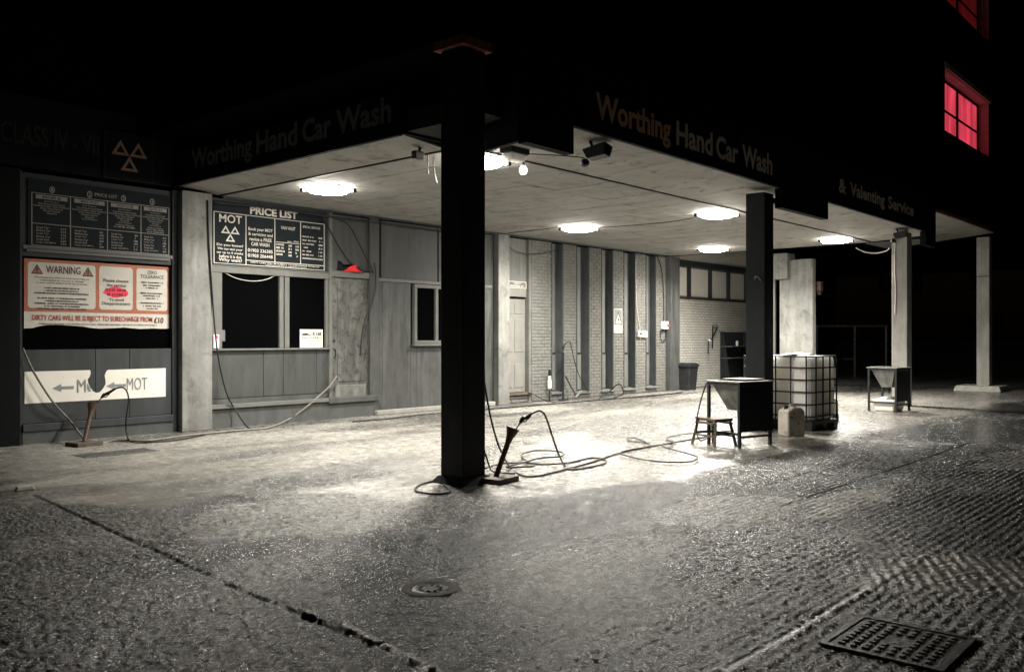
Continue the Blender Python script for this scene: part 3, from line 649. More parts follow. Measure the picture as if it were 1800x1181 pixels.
L1 = ['The management of this car wash cannot take any', 'responsibility for any loss or damage', 'to your vehicle while it is on our premises.', None, None, None, None, None, None, None, None]
v = .25
for k, s in enumerate(L1):
    if k in (3, 6): v += .035
    hw = (len(s) if s else random.choice((30, 42, 46)))*.0038
    (f.text(INK, s, .24-hw, .24+hw, v, v+.026, .012, .008) if s else f.blur(INK, .24-hw, .24+hw, v, v+.024, .008)); v += .038
for s, v, a, b_ in (('Please choose', .235, .515, .695), ('the service', .305, .54, .675), ('To avoid', .525, .555, .66), ('Disappointment', .585, .505, .705)): f.text(INK, s, a, b_, v, v+(.062 if 'p' in s else .048), .012, .008)
for v in (.38, .45): f.blur(INKMAR, .53, .68, v, v+.045, .008)
sp = [(.605+.09*math.cos(a)*random.uniform(.85,1.1), .435+.085*math.sin(a)*random.uniform(.85,1.1)) for a in np.linspace(0, 2*PI, 18)[:-1]]
f.poly(SPRAY, sp, .007)
f.text(INK, 'ZERO', .83, .905, .075, .125, .010, .008); f.text(INK, 'TOLERANCE', .78, .955, .14, .195, .010, .008)
for k, v in enumerate((.25, .295, .335, .42, .46, .50, .575, .62, .66)): f.blur(INK, .78+.02*(k % 3), .955-.02*(k % 3), v, v+.024, .008)
f.text(INKRED, 'DIRTY CARS WILL BE SUBJECT TO SURECHARGE FROM', .05, .87, .805, .905, .014, .006); f.text(INKMAR, '£10', .885, .955, .81, .90, .02, .006)
f.blur(INK, .09, .90, .925, .942, .006); f.done(o, NM)
# ------------------------------------------------------------------ arrow banner with a torn notch
Yb_ = YW-.003; x0, x1 = wx(43, Yb_), wx(291, Yb_); z1_, z0_ = zc_(170, 650), zc_(170, 703)
o = thing('arrow_banner', ((x0+x1)/2, Yb_, z0_), 'white banner with grey arrows and MOT lettering, torn in its middle', 'banner')
f = Flat((x0, Yb_-.004, z1_), (x1-x0, 0, 0), (0, 0, z0_-z1_), (0,-1,0))
no = [(.435,.0),(.44,.10),(.432,.22),(.418,.30),(.422,.44),(.437,.58),(.455,.70),(.48,.76),(.505,.74),(.528,.62),(.545,.48),(.543,.34),(.538,.2),(.548,.08),(.56,.01)]
MB().prism([f.p(a, b_, 0) for a, b_ in [(0,0)]+no+[(1,0),(1,1),(0,1)]], (0, .004, 0)).build('sheet', WHITE, o)
def piece(nm, fn):
    g = Flat(f.o, f.u, f.v, f.n); fn(g); g.done(o, {'ink_grey': nm})
for a in (.178, .548): piece('arrow', lambda g: g.poly(GREYINK, [(a,.55),(a+.06,.42),(a+.06,.50),(a+.145,.50),(a+.145,.60),(a+.06,.60),(a+.06,.68)], .003))
piece('lettering', lambda g: g.text(GREYINK, 'M', .345, .405, .30, .72, 0., .006))
piece('letter_fragment', lambda g: g.poly(GREYINK, [(.412,.42),(.424,.5),(.436,.60),(.44,.70),(.425,.72),(.412,.6)], .003))
piece('lettering', lambda g: g.text(GREYINK, 'MOT', .70, .855, .30, .72, 0., .006))
# ------------------------------------------------------------------ price list over the sales window
o, f = board('price_list', 'navy price list board with pale lettering above the sales window', 'price board', 374, 569, z_bd0+.005, z_bd1, YW+.018, PRINTD, .02)
ln = .007
f.text(PRINT, 'PRICE LIST', .305, .735, .03, .155, .035)
for v in (.178, .985): f.rect(PRINT, 0, 1, v, v+.010)
f.rect(PRINT, 0, .007, .178, .985); f.rect(PRINT, .993, 1, .178, .985)
for u, v1 in ((.27, .985), (.525, .905), (.765, .905)): f.rect(PRINT, u-ln/2, u+ln/2, .185, v1)
f.rect(PRINT, .27, .995, .905, .917)
f.text(PRINT, 'MOT', .045, .235, .21, .34, .012); f.mot(PRINT, .06, .215, .385, .635)
for s, v, a, b_ in (('Do you know?', .675, .025, .245), ('We can test your', .737, .03, .24), ('car up to 6 weeks', .795, .025, .245), ('before it is due', .85, .045, .23), ('Why wait?', .905, .04, .235)): f.text(PRINT, s, a, b_, v, v+(.05 if s[0] != 'W' or 'can' in s else .068), .02)
for s, v, a, b_ in (('Book your MOT', .37, .29, .505), ('& servicing and', .45, .29, .505), ('revice a FREE', .53, .30, .495), ('CAR WASH', .61, .315, .475), ('01903 236385', .715, .285, .505), ('01903 206448', .80, .285, .505)): f.text(PRINT, s, a, b_, v, v+(.068 if 'y' in s or 'g' in s else .058), .02)
f.text(PRINT, 'VAN VALET', .58, .715, .295, .35, .015); f.rect(PRINT, .535, .755, .565, .575)
f.blur(PRINT, .64, .685, .535, .557); f.blur(PRINT, .70, .745, .525, .55)
for k in range(4):
    v = .59+k*.055; f.blur(PRINT, .535, .535+(.085, .075, .08, .06)[k], v, v+.035); f.blur(PRINT, .65, .683, v+.008, v+.043); f.blur(PRINT, .715, .75, v+.012, v+.048)
f.text(PRINT, 'SPECIAL SERVICES', .785, .955, .245, .285, .012)
for k in range(7):
    v = .42+k*.062; f.blur(PRINT, .78, .78+(.11, .14, .115, .06, .09, .11, .155)[k], v, v+.026); f.blur(PRINT, .94, .98, v, v+.03)
f.text(PRINT, 'DIRTY CARS WILL BE SUBJECT TO SURCHARGE FROM £10', .31, .945, .927, .958, .02); f.blur(PRINT, .44, .82, .964, .978); f.done(o, NM)
# ------------------------------------------------------------------ small notices
o, f = board('recovery_notice', 'small white vehicle recovery notice in the corner of the sales window', 'notice', 527, 567, z_sill+.004, zc_(548, 579), YW+.024, WHITE, .004)
f.poly(INK, [(.08,.3),(.12,.22),(.3,.2),(.38,.26),(.5,.28),(.5,.32),(.08,.33)], .002); f.blur(INK, .55, .95, .14, .34, .002); f.text(INK, 'RECOVERY', .08, .95, .40, .52, .02, .002); f.blur(INK, .08, .95, .62, .66, .002); f.blur(INK, .3, .75, .76, .81, .002); f.blur(INK, .1, .9, .90, .93, .002); f.done(o, NM)
o = thing('wall_switch', (wx(376, YW), YW-.01, z_sill+.08), 'small white switch box at the left foot of the sales window', 'switch')
box('casing', WHITE, o, wx(371, YW), wx(381, YW), YW-.075, YW-.012, z_sill+.006, zc_(376, 588), .006)
box('rocker', SPRAY, o, wx(375, YW), wx(378, YW), YW-.083, YW-.0755, z_sill+.16, z_sill+.21)
o = tag(MB().box(wx(389.5, YW), wx(396, YW), YW-.0, YW+.028, zc_(390, 600), zc_(390, 580)).build('door_chime', FRAME, None, origin=(wx(392, YW), YW, zc_(390, 600)), bevel=.006), 'small beige box fixed to the inner frame of the sales window', 'box')
# red rag caught in the broken transom
mb = MB(); c0 = Vector(((tx0+tx1)/2+.02, YW-.02, zt0+.06)); pts = []
for i in range(9):
    for j in range(5):
        u, v = i/8-.5, j/4; wd = (.14+.30*(1-v)**1.1); pts.append((c0.x+u*wd+.02*math.sin(9*v+4*u)+.03*v, c0.y-.03-.035*math.sin(7*u+3*v), c0.z-.07+.15*v*(1-.8*abs(u))))
mb.add(pts, [(i*5+j, (i+1)*5+j, (i+1)*5+j+1, i*5+j+1) for i in range(8) for j in range(4)])
o = tag(mb.build('rag', REDC, None, origin=c0, smooth=True), 'crumpled bright red rag stuck in the broken panel above the door', 'rag'); md = o.modifiers.new('s', 'SOLIDIFY'); md.thickness = .012
# =================================================================== WHITEWASHED BRICK WALL
bw = thing('brick_wall', (17.5, YW, 0), 'whitewashed brick wall with tall boarded slots and a panelled door', 'wall')
def unit_brick():
    mb = MB(); c = .012
    mb.hexa([(0,0,0),(1,0,0),(1,1,0),(0,1,0)], [(0,0,1),(1,0,1),(1,1,1),(0,1,1)])
    return mb
UB = {}
def brick_mesh(w_, h_, mat):
    key = (round(w_, 2), round(h_, 3), mat.name)
    if key not in UB:
        b_ = .006; d = .05; mb = MB()
        mb.add([(0,d,0),(w_,d,0),(w_,d,h_),(0,d,h_),(0,b_,0),(w_,b_,0),(w_,b_,h_),(0,b_,h_),(b_,0,b_),(w_-b_,0,b_),(w_-b_,0,h_-b_),(b_,0,h_-b_)],
               [(0,1,5,4),(1,2,6,5),(2,3,7,6),(3,0,4,7),(4,5,9,8),(5,6,10,9),(6,7,11,10),(7,4,8,11),(8,9,10,11)])
        me = bpy.data.meshes.new('brick'); me.from_pydata(mb.v, [], mb.f); me.materials.append(mat); UB[key] = (me, mb)
    return UB[key]
def lay(x0, x1, z0, z1, Y, start=0):
    out = []; k = start; z = z0
    while z < z1-.03:
        h = min(.065, z1-z); x = x0-(.1125 if k % 2 else 0.)-.03*(start % 3)
        while x < x1-.02:
            a, b_ = max(x, x0), min(x+.215, x1)
            if b_-a > .03: out.append((a, z, b_-a, h, Y))
            x += .225
        z += .075; k += 1
    return out
def place_bricks(parent, L, limit=300, mats=None):
    L = sorted(L, key=lambda q: q[0]*c_+q[4]*s_-.0*q[1]); org = Vector(parent['_o']); rest = MB()
    for i, (x, z, w_, h, Y) in enumerate(L):
        me, mb = brick_mesh(w_, h, mats[0] if mats else BRICK); yy = Y+random.uniform(-.004, .004)
        if i < limit:
            o = bpy.data.objects.new('brick', me); COL.objects.link(o); o.parent = parent; o.location = Vector((x, yy, z))-org
            o.rotation_euler = (random.uniform(-.02, .02), 0, random.uniform(-.012, .012))
        else: rest.add([(vx+x, vy+yy, vz+z) for vx, vy, vz in mb.v], mb.f)
    if rest.v: tag(rest.build('brickwork', mats[1] if mats else BRICK2, parent, recalc=False), kind='stuff')
box('dark_joint', DKFRAME, bw, xe+.002, wx(869, YW), YW+.02, YW+.3, 0, 3.6)
xq0, xq1 = wx(869, YW)+.003, wx(888.5, YW)
box('pier', PILL, bw, xq0, xq1, YW-.12, YW+.3, 0, 3.6, .008)
xdd0, xdd1 = wx(889, YW)+.002, wx(929, YW); zdd0, zdd1 = zc_(905, 690), zc_(905, 525)
box('backing_wall', MORT, bw, xq1, 21.35, YW+.2, YW+.35, 0, 3.6)
dd = box('door', CREAM, bw, xdd0, xdd1, YW+.10, YW+.15, zdd0, zdd1, .003)
dw_ = xdd1-xdd0
for a, b_ in ((.02, .42), (.53, .90)):
    for p, q in ((.05, .30), (.43, .785), (.84, .965)):
        MB().box(xdd0+a*dw_, xdd0+b_*dw_, YW+.088, YW+.101, zdd0+p*(zdd1-zdd0), zdd0+q*(zdd1-zdd0)).build('door_panel', CREAM, dd, bevel=.012)
box('door_jamb', BOARD, bw, xdd1+.012, wx(934, YW), YW-.0, YW+.19, .0, 3.58, .004)
box('door_threshold', WOOD, bw, xdd0, wx(934, YW), YW-.04, YW+.16, zdd0-.06, zdd0-.012, .006)
box('overpanel', CREAM, bw, xdd0, xdd1, YW+.06, YW+.12, zdd1+.05, zc_(908, 507), .004)
box('upper_panel', BOARD, bw, xdd0, xdd1, YW+.06, YW+.12, zc_(908, 506), 3.58, .004)
L = lay(xdd0, wx(934, YW), .01, zdd0-.065, YW+.02)
box('mortar_bed', MORT, bw, xdd0, wx(934, YW), YW+.05, YW+.19, 0, zdd0-.065)
slots = [(969, 990), (1013, 1036), (1057, 1078), (1096, 1117), (1135, 1153)]
edges = [wx(934.5, YW)]+[e for s in slots for e in (wx(s[0], YW), wx(s[1], YW))]+[wx(1170, YW)]
for k in range(0, len(edges), 2):
    a, b_ = edges[k]+.004, edges[k+1]-.004
    L += lay(a, b_, .01, 3.58, YW-.002, k)
    box('mortar_bed', MORT, bw, a, b_, YW+.008, YW+.19, 0, 3.585)
for k, s in enumerate(slots):
    a, b_ = edges[1+2*k], edges[2+2*k]; m_ = (s[0]+s[1])/2; zs = zc_(m_, (688, 687, 684, 681.5, 678)[k]); w2 = b_-a
    L += lay(a+.004, b_-.004, .01, zs-.07, YW+.0, k)
    box('mortar_bed', MORT, bw, a, b_, YW+.01, YW+.19, 0, zs-.065)
    sl = box('slot', REVEAL, bw, a, b_, YW+.17, YW+.19, zs, 3.58)
    MB().box(a, a+.03, YW-.01, YW+.168, zs+.004, 3.58).build('jamb', REVEAL, sl)
    MB().box(b_-.035, b_, YW-.012, YW+.168, zs+.004, 3.58).build('jamb', REVEAL, sl)
    zj = zc_(m_, 621)
    MB().box(a+.032, a+w2*.62, YW+.10, YW+.168, zs+.03, zj-.02).build('slot_board', BOARD, sl, bevel=.003)
    MB().box(a+.032, a+w2*.62, YW+.115, YW+.168, zj+.02, 3.575).build('slot_board', BOARD, sl, bevel=.003)
    MB().box(a+.032, a+w2*.60, YW+.085, YW+.15, zj-.018, zj+.018).build('slot_bar', DKMET, sl)
    MB().hexa([(a-.02,YW-.05,zs-.06),(b_+.02,YW-.05,zs-.06),(b_+.02,YW+.17,zs-.06),(a-.02,YW+.17,zs-.06)],[(a-.02,YW-.05,zs-.02),(b_+.02,YW-.05,zs-.02),(b_+.02,YW+.17,zs+.003),(a-.02,YW+.17,zs+.003)]).build('sill', BOARD, sl, bevel=.004)
place_bricks(bw, L)
box('end_pier', PANELD, bw, wx(1170, YW)+.002, wx(1186, YW), YW-.16, YW+.35, 0, 3.6, .008)
# ------------------------------------------------------------------ rear wall beyond the canopy
YR = 12.8
rw = thing('rear_brick_wall', (23.5, YR, 0), 'pale brick rear wall with a strip of boarded windows beyond the canopy', 'wall')
xr0, xr1 = wx(1186, YW)+.004, 26.6
zr0, zr1 = wz(1250, 526, YR), wz(1250, 473, YR)
box('mortar_bed', MORT, rw, xr0, xr1, YR+.01, YR+.25, 0, zr0-.03)
place_bricks(rw, lay(xr0, xr1, .01, zr0-.04, YR), 300, (LITBRICK, LITBRICK))
box('ledge', DKFRAME, rw, xr0, xr1, YR-.05, YR+.1, zr0-.035, zr0+.0, .004)
box('head_beam', DKFRAME, rw, xr0, xr1, YR-.06, YR+.1, zr1, zr1+.16, .004)
bars = [xr0, wx(1212, YR), wx(1249, YR), wx(1281, YR), wx(1312, YR), wx(1340, YR), xr1]
for a, b_ in zip(bars[:-1], bars[1:]):
    wn = box('window', BOARD, rw, a+.05, b_-.05, YR+.05, YR+.1, zr0+.006, zr1-.006)
    MB().box(b_-.045, b_+.045, YR-.03, YR+.1, zr0+.004, zr1-.004).build('mullion', DKFRAME, wn)
    MB().box(a+.10, b_-.10, YR+.035, YR+.052, zr0+.05, zr1-.05).build('pane', WHITE, wn)  # pane kept paler too, in place of lamp light
box('upper_wall', WHITE, rw, xr0, xr1, YR, YR+.25, zr1+.165, 5.0)
# end pier of the yard
pr = thing('yard_pier', (22.3, 9.5, 0), 'broad pale rendered pier rising behind the caged tank', 'pier')
box('shaft', PILL, pr, 22, 22.22, 9.08, 9.98, 0, 3.45, .03)
box('duct_box', PILL, pr, 21.86, 22.35, 9.70, 10.35, 2.95, 3.62, .02)
box('downpipe_strip', FRAME, pr, 21.9, 21.98, 10.06, 10.16, 0, 2.94)
o = thing('meter_box', (22.75, 8.95, 2.55), 'small orange box on the dark edge of the broad pale pier', 'box')
box('casing', RUST, o, 22.15, 22.3, 8.93, 9.045, 2.62, 2.86, .008); box('conduit_end', DKMET, o, 22.19, 22.26, 8.96, 9.04, 2.52, 2.617)

# =================================================================== THINGS ON THE BRICK WALL
Yt = YW+.058
o, f = board('door_sign', 'small framed white sign above the cream panelled door', 'sign', 889.5, 925, zc_(907, 506.5), zc_(907, 494), Yt, BOARD, .006)
f.rect(PRINT, 0, 1, 0, .1, .003); f.rect(PRINT, 0, 1, .9, 1, .003); f.rect(PRINT, 0, .04, .1, .9, .003); f.rect(PRINT, .96, 1, .1, .9, .003); f.text(PRINT, 'TOILET', .35, .72, .16, .44, .02, .003); f.blur(PRINT, .2, .85, .54, .82, .003); f.done(o, NM)
Yt = YW-.006
o, f = board('caution_sign', 'white slip hazard triangle sign on the brick strip between slots', 'sign', 1079, 1093.5, zc_(1086, 585), zc_(1086, 543), Yt, WHITE, .006)
f.rect(GREYINK, .03, .97, .02, .68, .002); f.triframe(INK, [(.05, .66), (.95, .66), (.5, .1)], .2, .005); f.poly(WHITE, [(.14, .62), (.86, .62), (.5, .2)], .003)
f.poly(INK, [(.45,.36),(.52,.34),(.56,.42),(.70,.44),(.70,.47),(.55,.47),(.50,.54),(.62,.58),(.60,.61),(.40,.57),(.44,.46)], .006); f.poly(INK, [(.5+.05*math.cos(a), .30+.022*math.sin(a)) for a in np.linspace(0, 2*PI, 9)[:-1]], .006)
f.text(INK, 'CAUTION', .14, .86, .74, .81, .02, .003); f.blur(INK, .2, .8, .87, .92, .003); f.done(o, NM)
def wbox(name, label, cat, px0, px1, py0, py1, mat, dep=.07, Y=None):
    Y = Y if Y is not None else YW-.007; x0, x1 = wx(px0, Y), wx(px1, Y); z0, z1 = wz((px0+px1)/2, py1, Y), wz((px0+px1)/2, py0, Y)
    o = thing(name, ((x0+x1)/2, Y, z0), label, cat); box('casing', mat, o, x0, x1, Y-dep, Y, z0, z1, .006); return o, x0, x1, z0, z1, Y
o, x0, x1, z0, z1, Y = wbox('socket_box', 'white socket box with dark face on the brick between the right-hand slots', 'socket', 1118.5, 1125.5, 582, 592, WHITE)
box('socket_face', INK, o, x0+.03, x1-.03, Y-.075, Y-.0705, z0+.06, z1-.04)
o, *_ = wbox('junction_box', 'plain white box just right of the dark-faced socket box', 'box', 1127, 1135, 582, 593, WHITE, .05)
o, x0, x1, z0, z1, Y = wbox('isolator_switch', 'white isolator switch with a red knob near the end pier', 'switch', 1161.5, 1170, 565, 578.5, WHITE, .09)
MB().tube([(x1-.05, Y-.09, (z0+z1)/2), (x1-.05, Y-.13, (z0+z1)/2)], .028, 10).build('knob', SPRAY, o); box('gland', DKMET, o, x0+.02, x0+.09, Y-.07, Y-.02, z0-.05, z0-.003)
MB().tube(spline([WY(1163, 578, Y-.03), WY(1161, 590, Y-.03), WY(1164, 600, Y-.03), WY(1170, 596, Y-.03), WY(1171, 580, Y-.03), WY(1170, 572, Y-.03)]), .012, 6).build('flex', CABLE, o, smooth=True)

# ------------------------------------------------------------------ hoses and cables (each a thing)
def hose(name, label, cat, pts, r, mat, group=None, n=6):
    P = spline(pts, n); o = MB().tube(P, r, 7).build(name, mat, None, origin=pts[0], smooth=True); return tag(o, label, cat, group)
def gp(L, z=.014): return [G(x, max(y, 738.3-.084*(x-550)+6.5) if x < 1190 else y, z) for x, y in L]
def wp(L, Y): return [WY(x, y, Y) for x, y in L]
hose('hose', 'pale thick hose sweeping from the glazed bay to the office door', 'hose',
     wp([(40, 612), (60, 655), (92, 705), (122, 738)], YW-.1)+gp([(158, 764), (205, 772), (260, 774), (330, 765), (410, 757), (470, 750)], .018)+wp([(505, 738), (535, 718), (562, 695), (580, 678), (592, 661)], YW-.09), .014, HOSEL)
hose('cable', 'black cable hanging down the left side of the sales window', 'cable', wp([(365, 352), (367, 420), (372, 500), (378, 580), (385, 635), (398, 690), (415, 722)], YW-.16)+gp([(440, 747), (470, 752)], .012), .012, CABLE)
hose('cable', 'dark cables lying on the kerb below the small window', 'cable', gp([(620, 741), (680, 736), (735, 729), (800, 723), (870, 715), (930, 711), (985, 704), (1040, 698)], .012), .014, CABLE)
hose('hose', 'thin black hose lying along the foot of the brick wall', 'hose', gp([(880, 714), (930, 707), (970, 703), (1005, 699), (1050, 695), (1100, 694), (1140, 691), (1155, 694), (1130, 697), (1085, 696), (1060, 694), (1100, 690), (1150, 687), (1185, 686.5), (1200, 689), (1180, 691), (1140, 690)], .016), .014, RUBBER)
hose('hose', 'black hose arching up against the brick between slots', 'hose', gp([(1050, 696)], .014)+[AD(1070, 689, 21.2), AD(1082, 678, 21.1), AD(1089, 675, 21.1), AD(1094, 682, 21.0), G(1095, 693, .014), G(1080, 698, .014)], .014, RUBBER)
hose('cable', 'cable running from the panelled door threshold to the wall foot', 'cable', [WY(928, 690, YW-.06), WY(940, 694, YW-.07), WY(955, 702, YW-.1), G(972, 706, .012), G(1000, 703, .012)], .011, CABLE)
hose('cable', 'black cable strung along the top of the office wall', 'cable', [WY(372, 356, YW-.1), WY(480, 366, YW-.09), WY(560, 378, YW-.1), WY(640, 388, YW-.08), WY(720, 398, YW-.1), WY(855, 416, YW-.09)], .016, CABLE)
hose('cable', 'cable falling from the price list corner to the broken transom', 'cable', wp([(566, 380), (580, 405), (597, 435), (615, 460), (635, 474), (656, 478)], YW-.05), .012, CABLE)
hose('cable', 'cable looping from the ceiling edge to the door post', 'cable', wp([(575, 380), (600, 388), (615, 398), (632, 430), (648, 462), (657, 480)], YW-.055), .011, CABLE)
hose('cable', 'cable bunch running down the post right of the office door', 'cable', wp([(658, 462), (660, 480), (659, 505), (652, 535), (642, 562), (636, 590), (633, 625)], YW-.06), .013, CABLE)
hose('cable', 'thin cable sagging across the brick strip beside the panelled door', 'cable', wp([(893, 432), (905, 441), (925, 446), (950, 446), (985, 438)], YW-.03), .009, CABLE)
hose('cable', 'white twin flex dropping to the socket boxes', 'cable', wp([(1117.5, 455), (1118, 500), (1119, 535), (1122, 560), (1125, 582)], YW-.02), .008, CABLEW)
hose('cable', 'dark cable dropping from the ceiling to the isolator switch', 'cable', wp([(1152, 446), (1160, 462), (1165, 490), (1167, 530), (1167, 565)], YW-.03), .010, CABLE)
hose('cable', 'white loop of cord hanging inside the top of the sales window', 'cable', wp([(396, 480), (415, 489), (440, 494), (465, 492), (485, 484)], YW+.012), .006, CABLEW)
zc2 = ZC-.012
hose('cable', 'cable pinned across the ceiling between two lamps', 'cable', [(LX[1]+.3, LY[0]-.3, zc2), (14.6, 9.4, zc2), (14.55, 8.6, zc2), (LX[1]+.1, LY[1]+.33, zc2)], .007, CABLE)
hose('cable', 'thin cable from the middle lamp along the ceiling to the wall', 'cable', [(LX[1]-.3, LY[0]+.3, zc2), (13.9, 11.4, zc2), (13.9, 12.3, zc2)], .007, CABLE)
hose('cable', 'cable drooping from the canopy edge to the third column', 'cable', [AD(1505, 436, 19.0), AD(1520, 443, 18.9), AD(1540, 445, 18.8), AD(1558, 441, 18.6), AD(1563, 436, 18.55)], .012, CABLEW)
hose('cable', 'pale cable running down the left face of the third column', 'cable', [(19.12, 6.12, 3.5), (19.12, 6.14, 3.0), (19.13, 6.12, 2.4), (19.12, 6.13, 1.9)], .012, CABLEW)

# ------------------------------------------------------------------ lance stands: board, flared rusty pipe; gun with trigger
def stand(base_px, top, lab, d, plate=True, rot=0.):
    B = G(base_px[0], base_px[1], .05); o = thing('lance_stand', (B.x, B.y, 0), lab, 'lance stand', 'lance stands with flared pipes')
    T = AD(top[0], top[1], d); ax = (T-B).normalized()
    mb = MB(); c, s = math.cos(rot), math.sin(rot); q = lambda u, v, z: (B.x+u*c-v*s, B.y+u*s+v*c, z)
    mb.hexa([q(-.17,-.16,0), q(.17,-.16,0), q(.17,.16,0), q(-.17,.16,0)], [q(-.17,-.16,.05), q(.17,-.16,.05), q(.17,.16,.05), q(-.17,.16,.05)])
    mb.build('base_board', WOOD, o, bevel=.005)
    n = Vector((0,0,1)); L_ = (T-B).length
    MB().tube([B-ax*.01, B+ax*(L_*.72)], .027, 12).build('pipe', RUST, o, smooth=False)
    MB().tube([B+ax*(L_*.70), B+ax*(L_*.80), B+ax*L_, B+ax*(L_*.995), B+ax*(L_*.8)], [.030, .036, .070, .062, .028], 12, caps=False).build('funnel', RUST, o)
    return o, B, T
def gun(tip, body, grip, lab, hose_pts, hlab):
    tip, body, grip = Vector(tip), Vector(body), Vector(grip)
    o = thing('spray_gun', tip, lab, 'spray gun', 'pressure washer guns')
    ax = (body-tip).normalized(); ay = (grip-body).normalized()
    MB().tube([tip, body], .007, 8).build('lance', DKMET, o)
    MB().tube([body-ax*.02, body+ax*.03, body+ax*.05], [.016, .024, .02], 8).build('valve', RUBBER, o)
    MB().tube([body+ax*.03, body*.5+grip*.5, grip], [.02, .019, .014], 8).build('grip', RUBBER, o)
    dn = Vector((0,0,-1))
    MB().tube([body+ax*.01+dn*.01, body+ay*.05+dn*.035, body+ay*.12+dn*.02], .007, 6).build('trigger', DKMET, o)
    hose('hose', hlab, 'hose', [grip]+hose_pts, .010, RUBBER); return o
o, B, T = stand((872, 837), (902, 752), 'lance stand on a wooden board beside the nearest column', 8.68, rot=.12)
d0 = 8.68
gun(AD(894, 775, d0), AD(916, 740, d0), AD(934, 727, d0), 'black spray gun resting in the stand beside the nearest column',
    [AD(948, 722, d0+.05), AD(958, 730, d0+.1), AD(968, 758, d0+.2), AD(980, 793, d0+.1), G(992, 817, .012), G(1005, 825, .012), G(1040, 820, .012), G(1064, 813, .012), G(1058, 806, .012), G(1035, 805, .012), G(1000, 813, .012), G(955, 816, .012), G(925, 812, .012)], 'black hose from the nearest gun coiling across the forecourt')
hose('hose', 'black hose coil lying behind the nearest lance stand', 'hose', gp([(852, 823), (880, 815), (915, 813), (925, 810), (917, 804), (920, 797), (940, 792), (970, 792), (990, 796), (985, 802), (950, 805), (915, 814), (890, 821), (930, 820), (940, 818)], .035), .010, RUBBER)
hose('hose', 'black hose hanging down the near column and trailing towards the stool', 'hose', [Vector((6.34, 5.95, 1.10)), AD(856, 700, 8.75), AD(864, 740, 8.75), AD(878, 787, 8.7), G(897, 822, .012), G(915, 834, .012), G(940, 837, .012), G(985, 827, .012), G(1040, 812, .012), G(1085, 797, .012), G(1130, 787, .012), G(1175, 779, .012), G(1215, 772, .012), G(1285, 760, .012)], .010, RUBBER)
hose('hose', 'short black hose falling from the near column onto the board', 'hose', [Vector((6.34, 6.12, .75)), AD(854, 800, 8.75), AD(860, 818, 8.8), G(868, 829, .012), G(905, 832, .012)], .009, RUBBER)
hose('hose', 'loop of black hose on the ground left of the nearest column', 'hose', gp([(772, 843), (745, 849), (732, 856), (731, 862), (745, 866), (768, 868), (786, 866), (790, 860), (780, 852)], .012), .010, RUBBER)
hose('hose', 'black hose loops on the concrete in front of the stool', 'hose', gp([(1180, 781), (1168, 780), (1163, 783), (1175, 788), (1205, 796), (1226, 803), (1215, 811), (1180, 812), (1140, 809), (1110, 803), (1090, 796), (1110, 790), (1138, 785), (1142, 780), (1125, 777), (1106, 775), (1104, 770), (1117, 770), (1135, 777)], .030), .009, RUBBER)
hose('hose', 'black hose curling from under the stool to the sink stand', 'hose', gp([(1175, 788), (1185, 778), (1172, 772), (1180, 767), (1210, 762), (1250, 759), (1290, 757)], .026), .009, RUBBER)
o, B, T = stand((148, 776), (163, 711), 'lance stand on a board in front of the arrow banner', 12.0, rot=.1)
d0 = 12.0
gun(AD(158, 722, d0), AD(180, 697, d0), AD(203, 683, d0), 'black spray gun resting in the stand by the arrow banner',
    [AD(215, 681, d0), AD(223, 688, d0), AD(226, 705, d0), AD(222, 735, d0), AD(222, 757, d0+.1), G(230, 776, .012), G(260, 777, .012), G(310, 773, .012), G(360, 764, .012)], 'thin black hose hanging from the gun by the arrow banner')
# slim stand against the brick wall with a third gun
o = thing('wall_lance_post', (wx(989, 12.35), 12.35, 0), 'thin dark post holding a spray gun against the brick wall', 'post')
p0 = WY(991, 0, 12.35); xpo = wx(990, 12.35)
MB().tube([(xpo, 12.35, .0), (xpo, 12.35, wz(990, 620, 12.35))], .022, 8).build('post', DKMET, o); box('foot', DKMET, o, xpo-.09, xpo+.09, 12.28, 12.42, 0, .02)
MB().bar((xpo-.02, 12.35, wz(990, 621, 12.35)), (xpo-.18, 12.35, wz(990, 619, 12.35)), .025).build('arm', DKMET, o)
gun(WY(990, 628, 12.33), WY(990, 612, 12.32), WY(994, 604, 12.32), 'spray gun hung on the thin post at the brick wall', [WY(1000, 600, 12.3), WY(1004, 608, 12.3), WY(1009, 632, 12.3), WY(1016, 655, 12.28), WY(1027, 676, 12.25), G(1042, 695, .012), G(1065, 694, .012)], 'black hose arching from the gun on the thin post')
o = thing('prop_pole', (wx(1013, 12.3), 12.3, 0), 'dark pole leaning low against the brick with a splayed foot', 'pole')
MB().tube([WY(1014, 698, 12.15), WY(994, 661, 12.45)], .02, 8).build('pole', DKMET, o); MB().bar(WY(1012, 698, 12.1), WY(1022, 687, 12.3), .03).build('foot', CREAM, o)
# stand pipe by the wall
xs_ = wx(966, 12.42)
o = thing('stand_pipe', (xs_, 12.42, 0), 'short white stand pipe with a black top by the brick wall', 'stand pipe')
MB().tube([(xs_, 12.42, 0), (xs_, 12.42, .26)], .018, 8).build('riser', DKMET, o); MB().lathe((xs_, 12.42, .26), [(.02,0),(.045,.03),(.05,.18),(.035,.22),(.035,.30)], 12).build('filter', WHITE, o); MB().lathe((xs_, 12.42, .562), [(.03,0),(.035,.02),(.03,.14)], 10).build('cap', RUBBER, o)

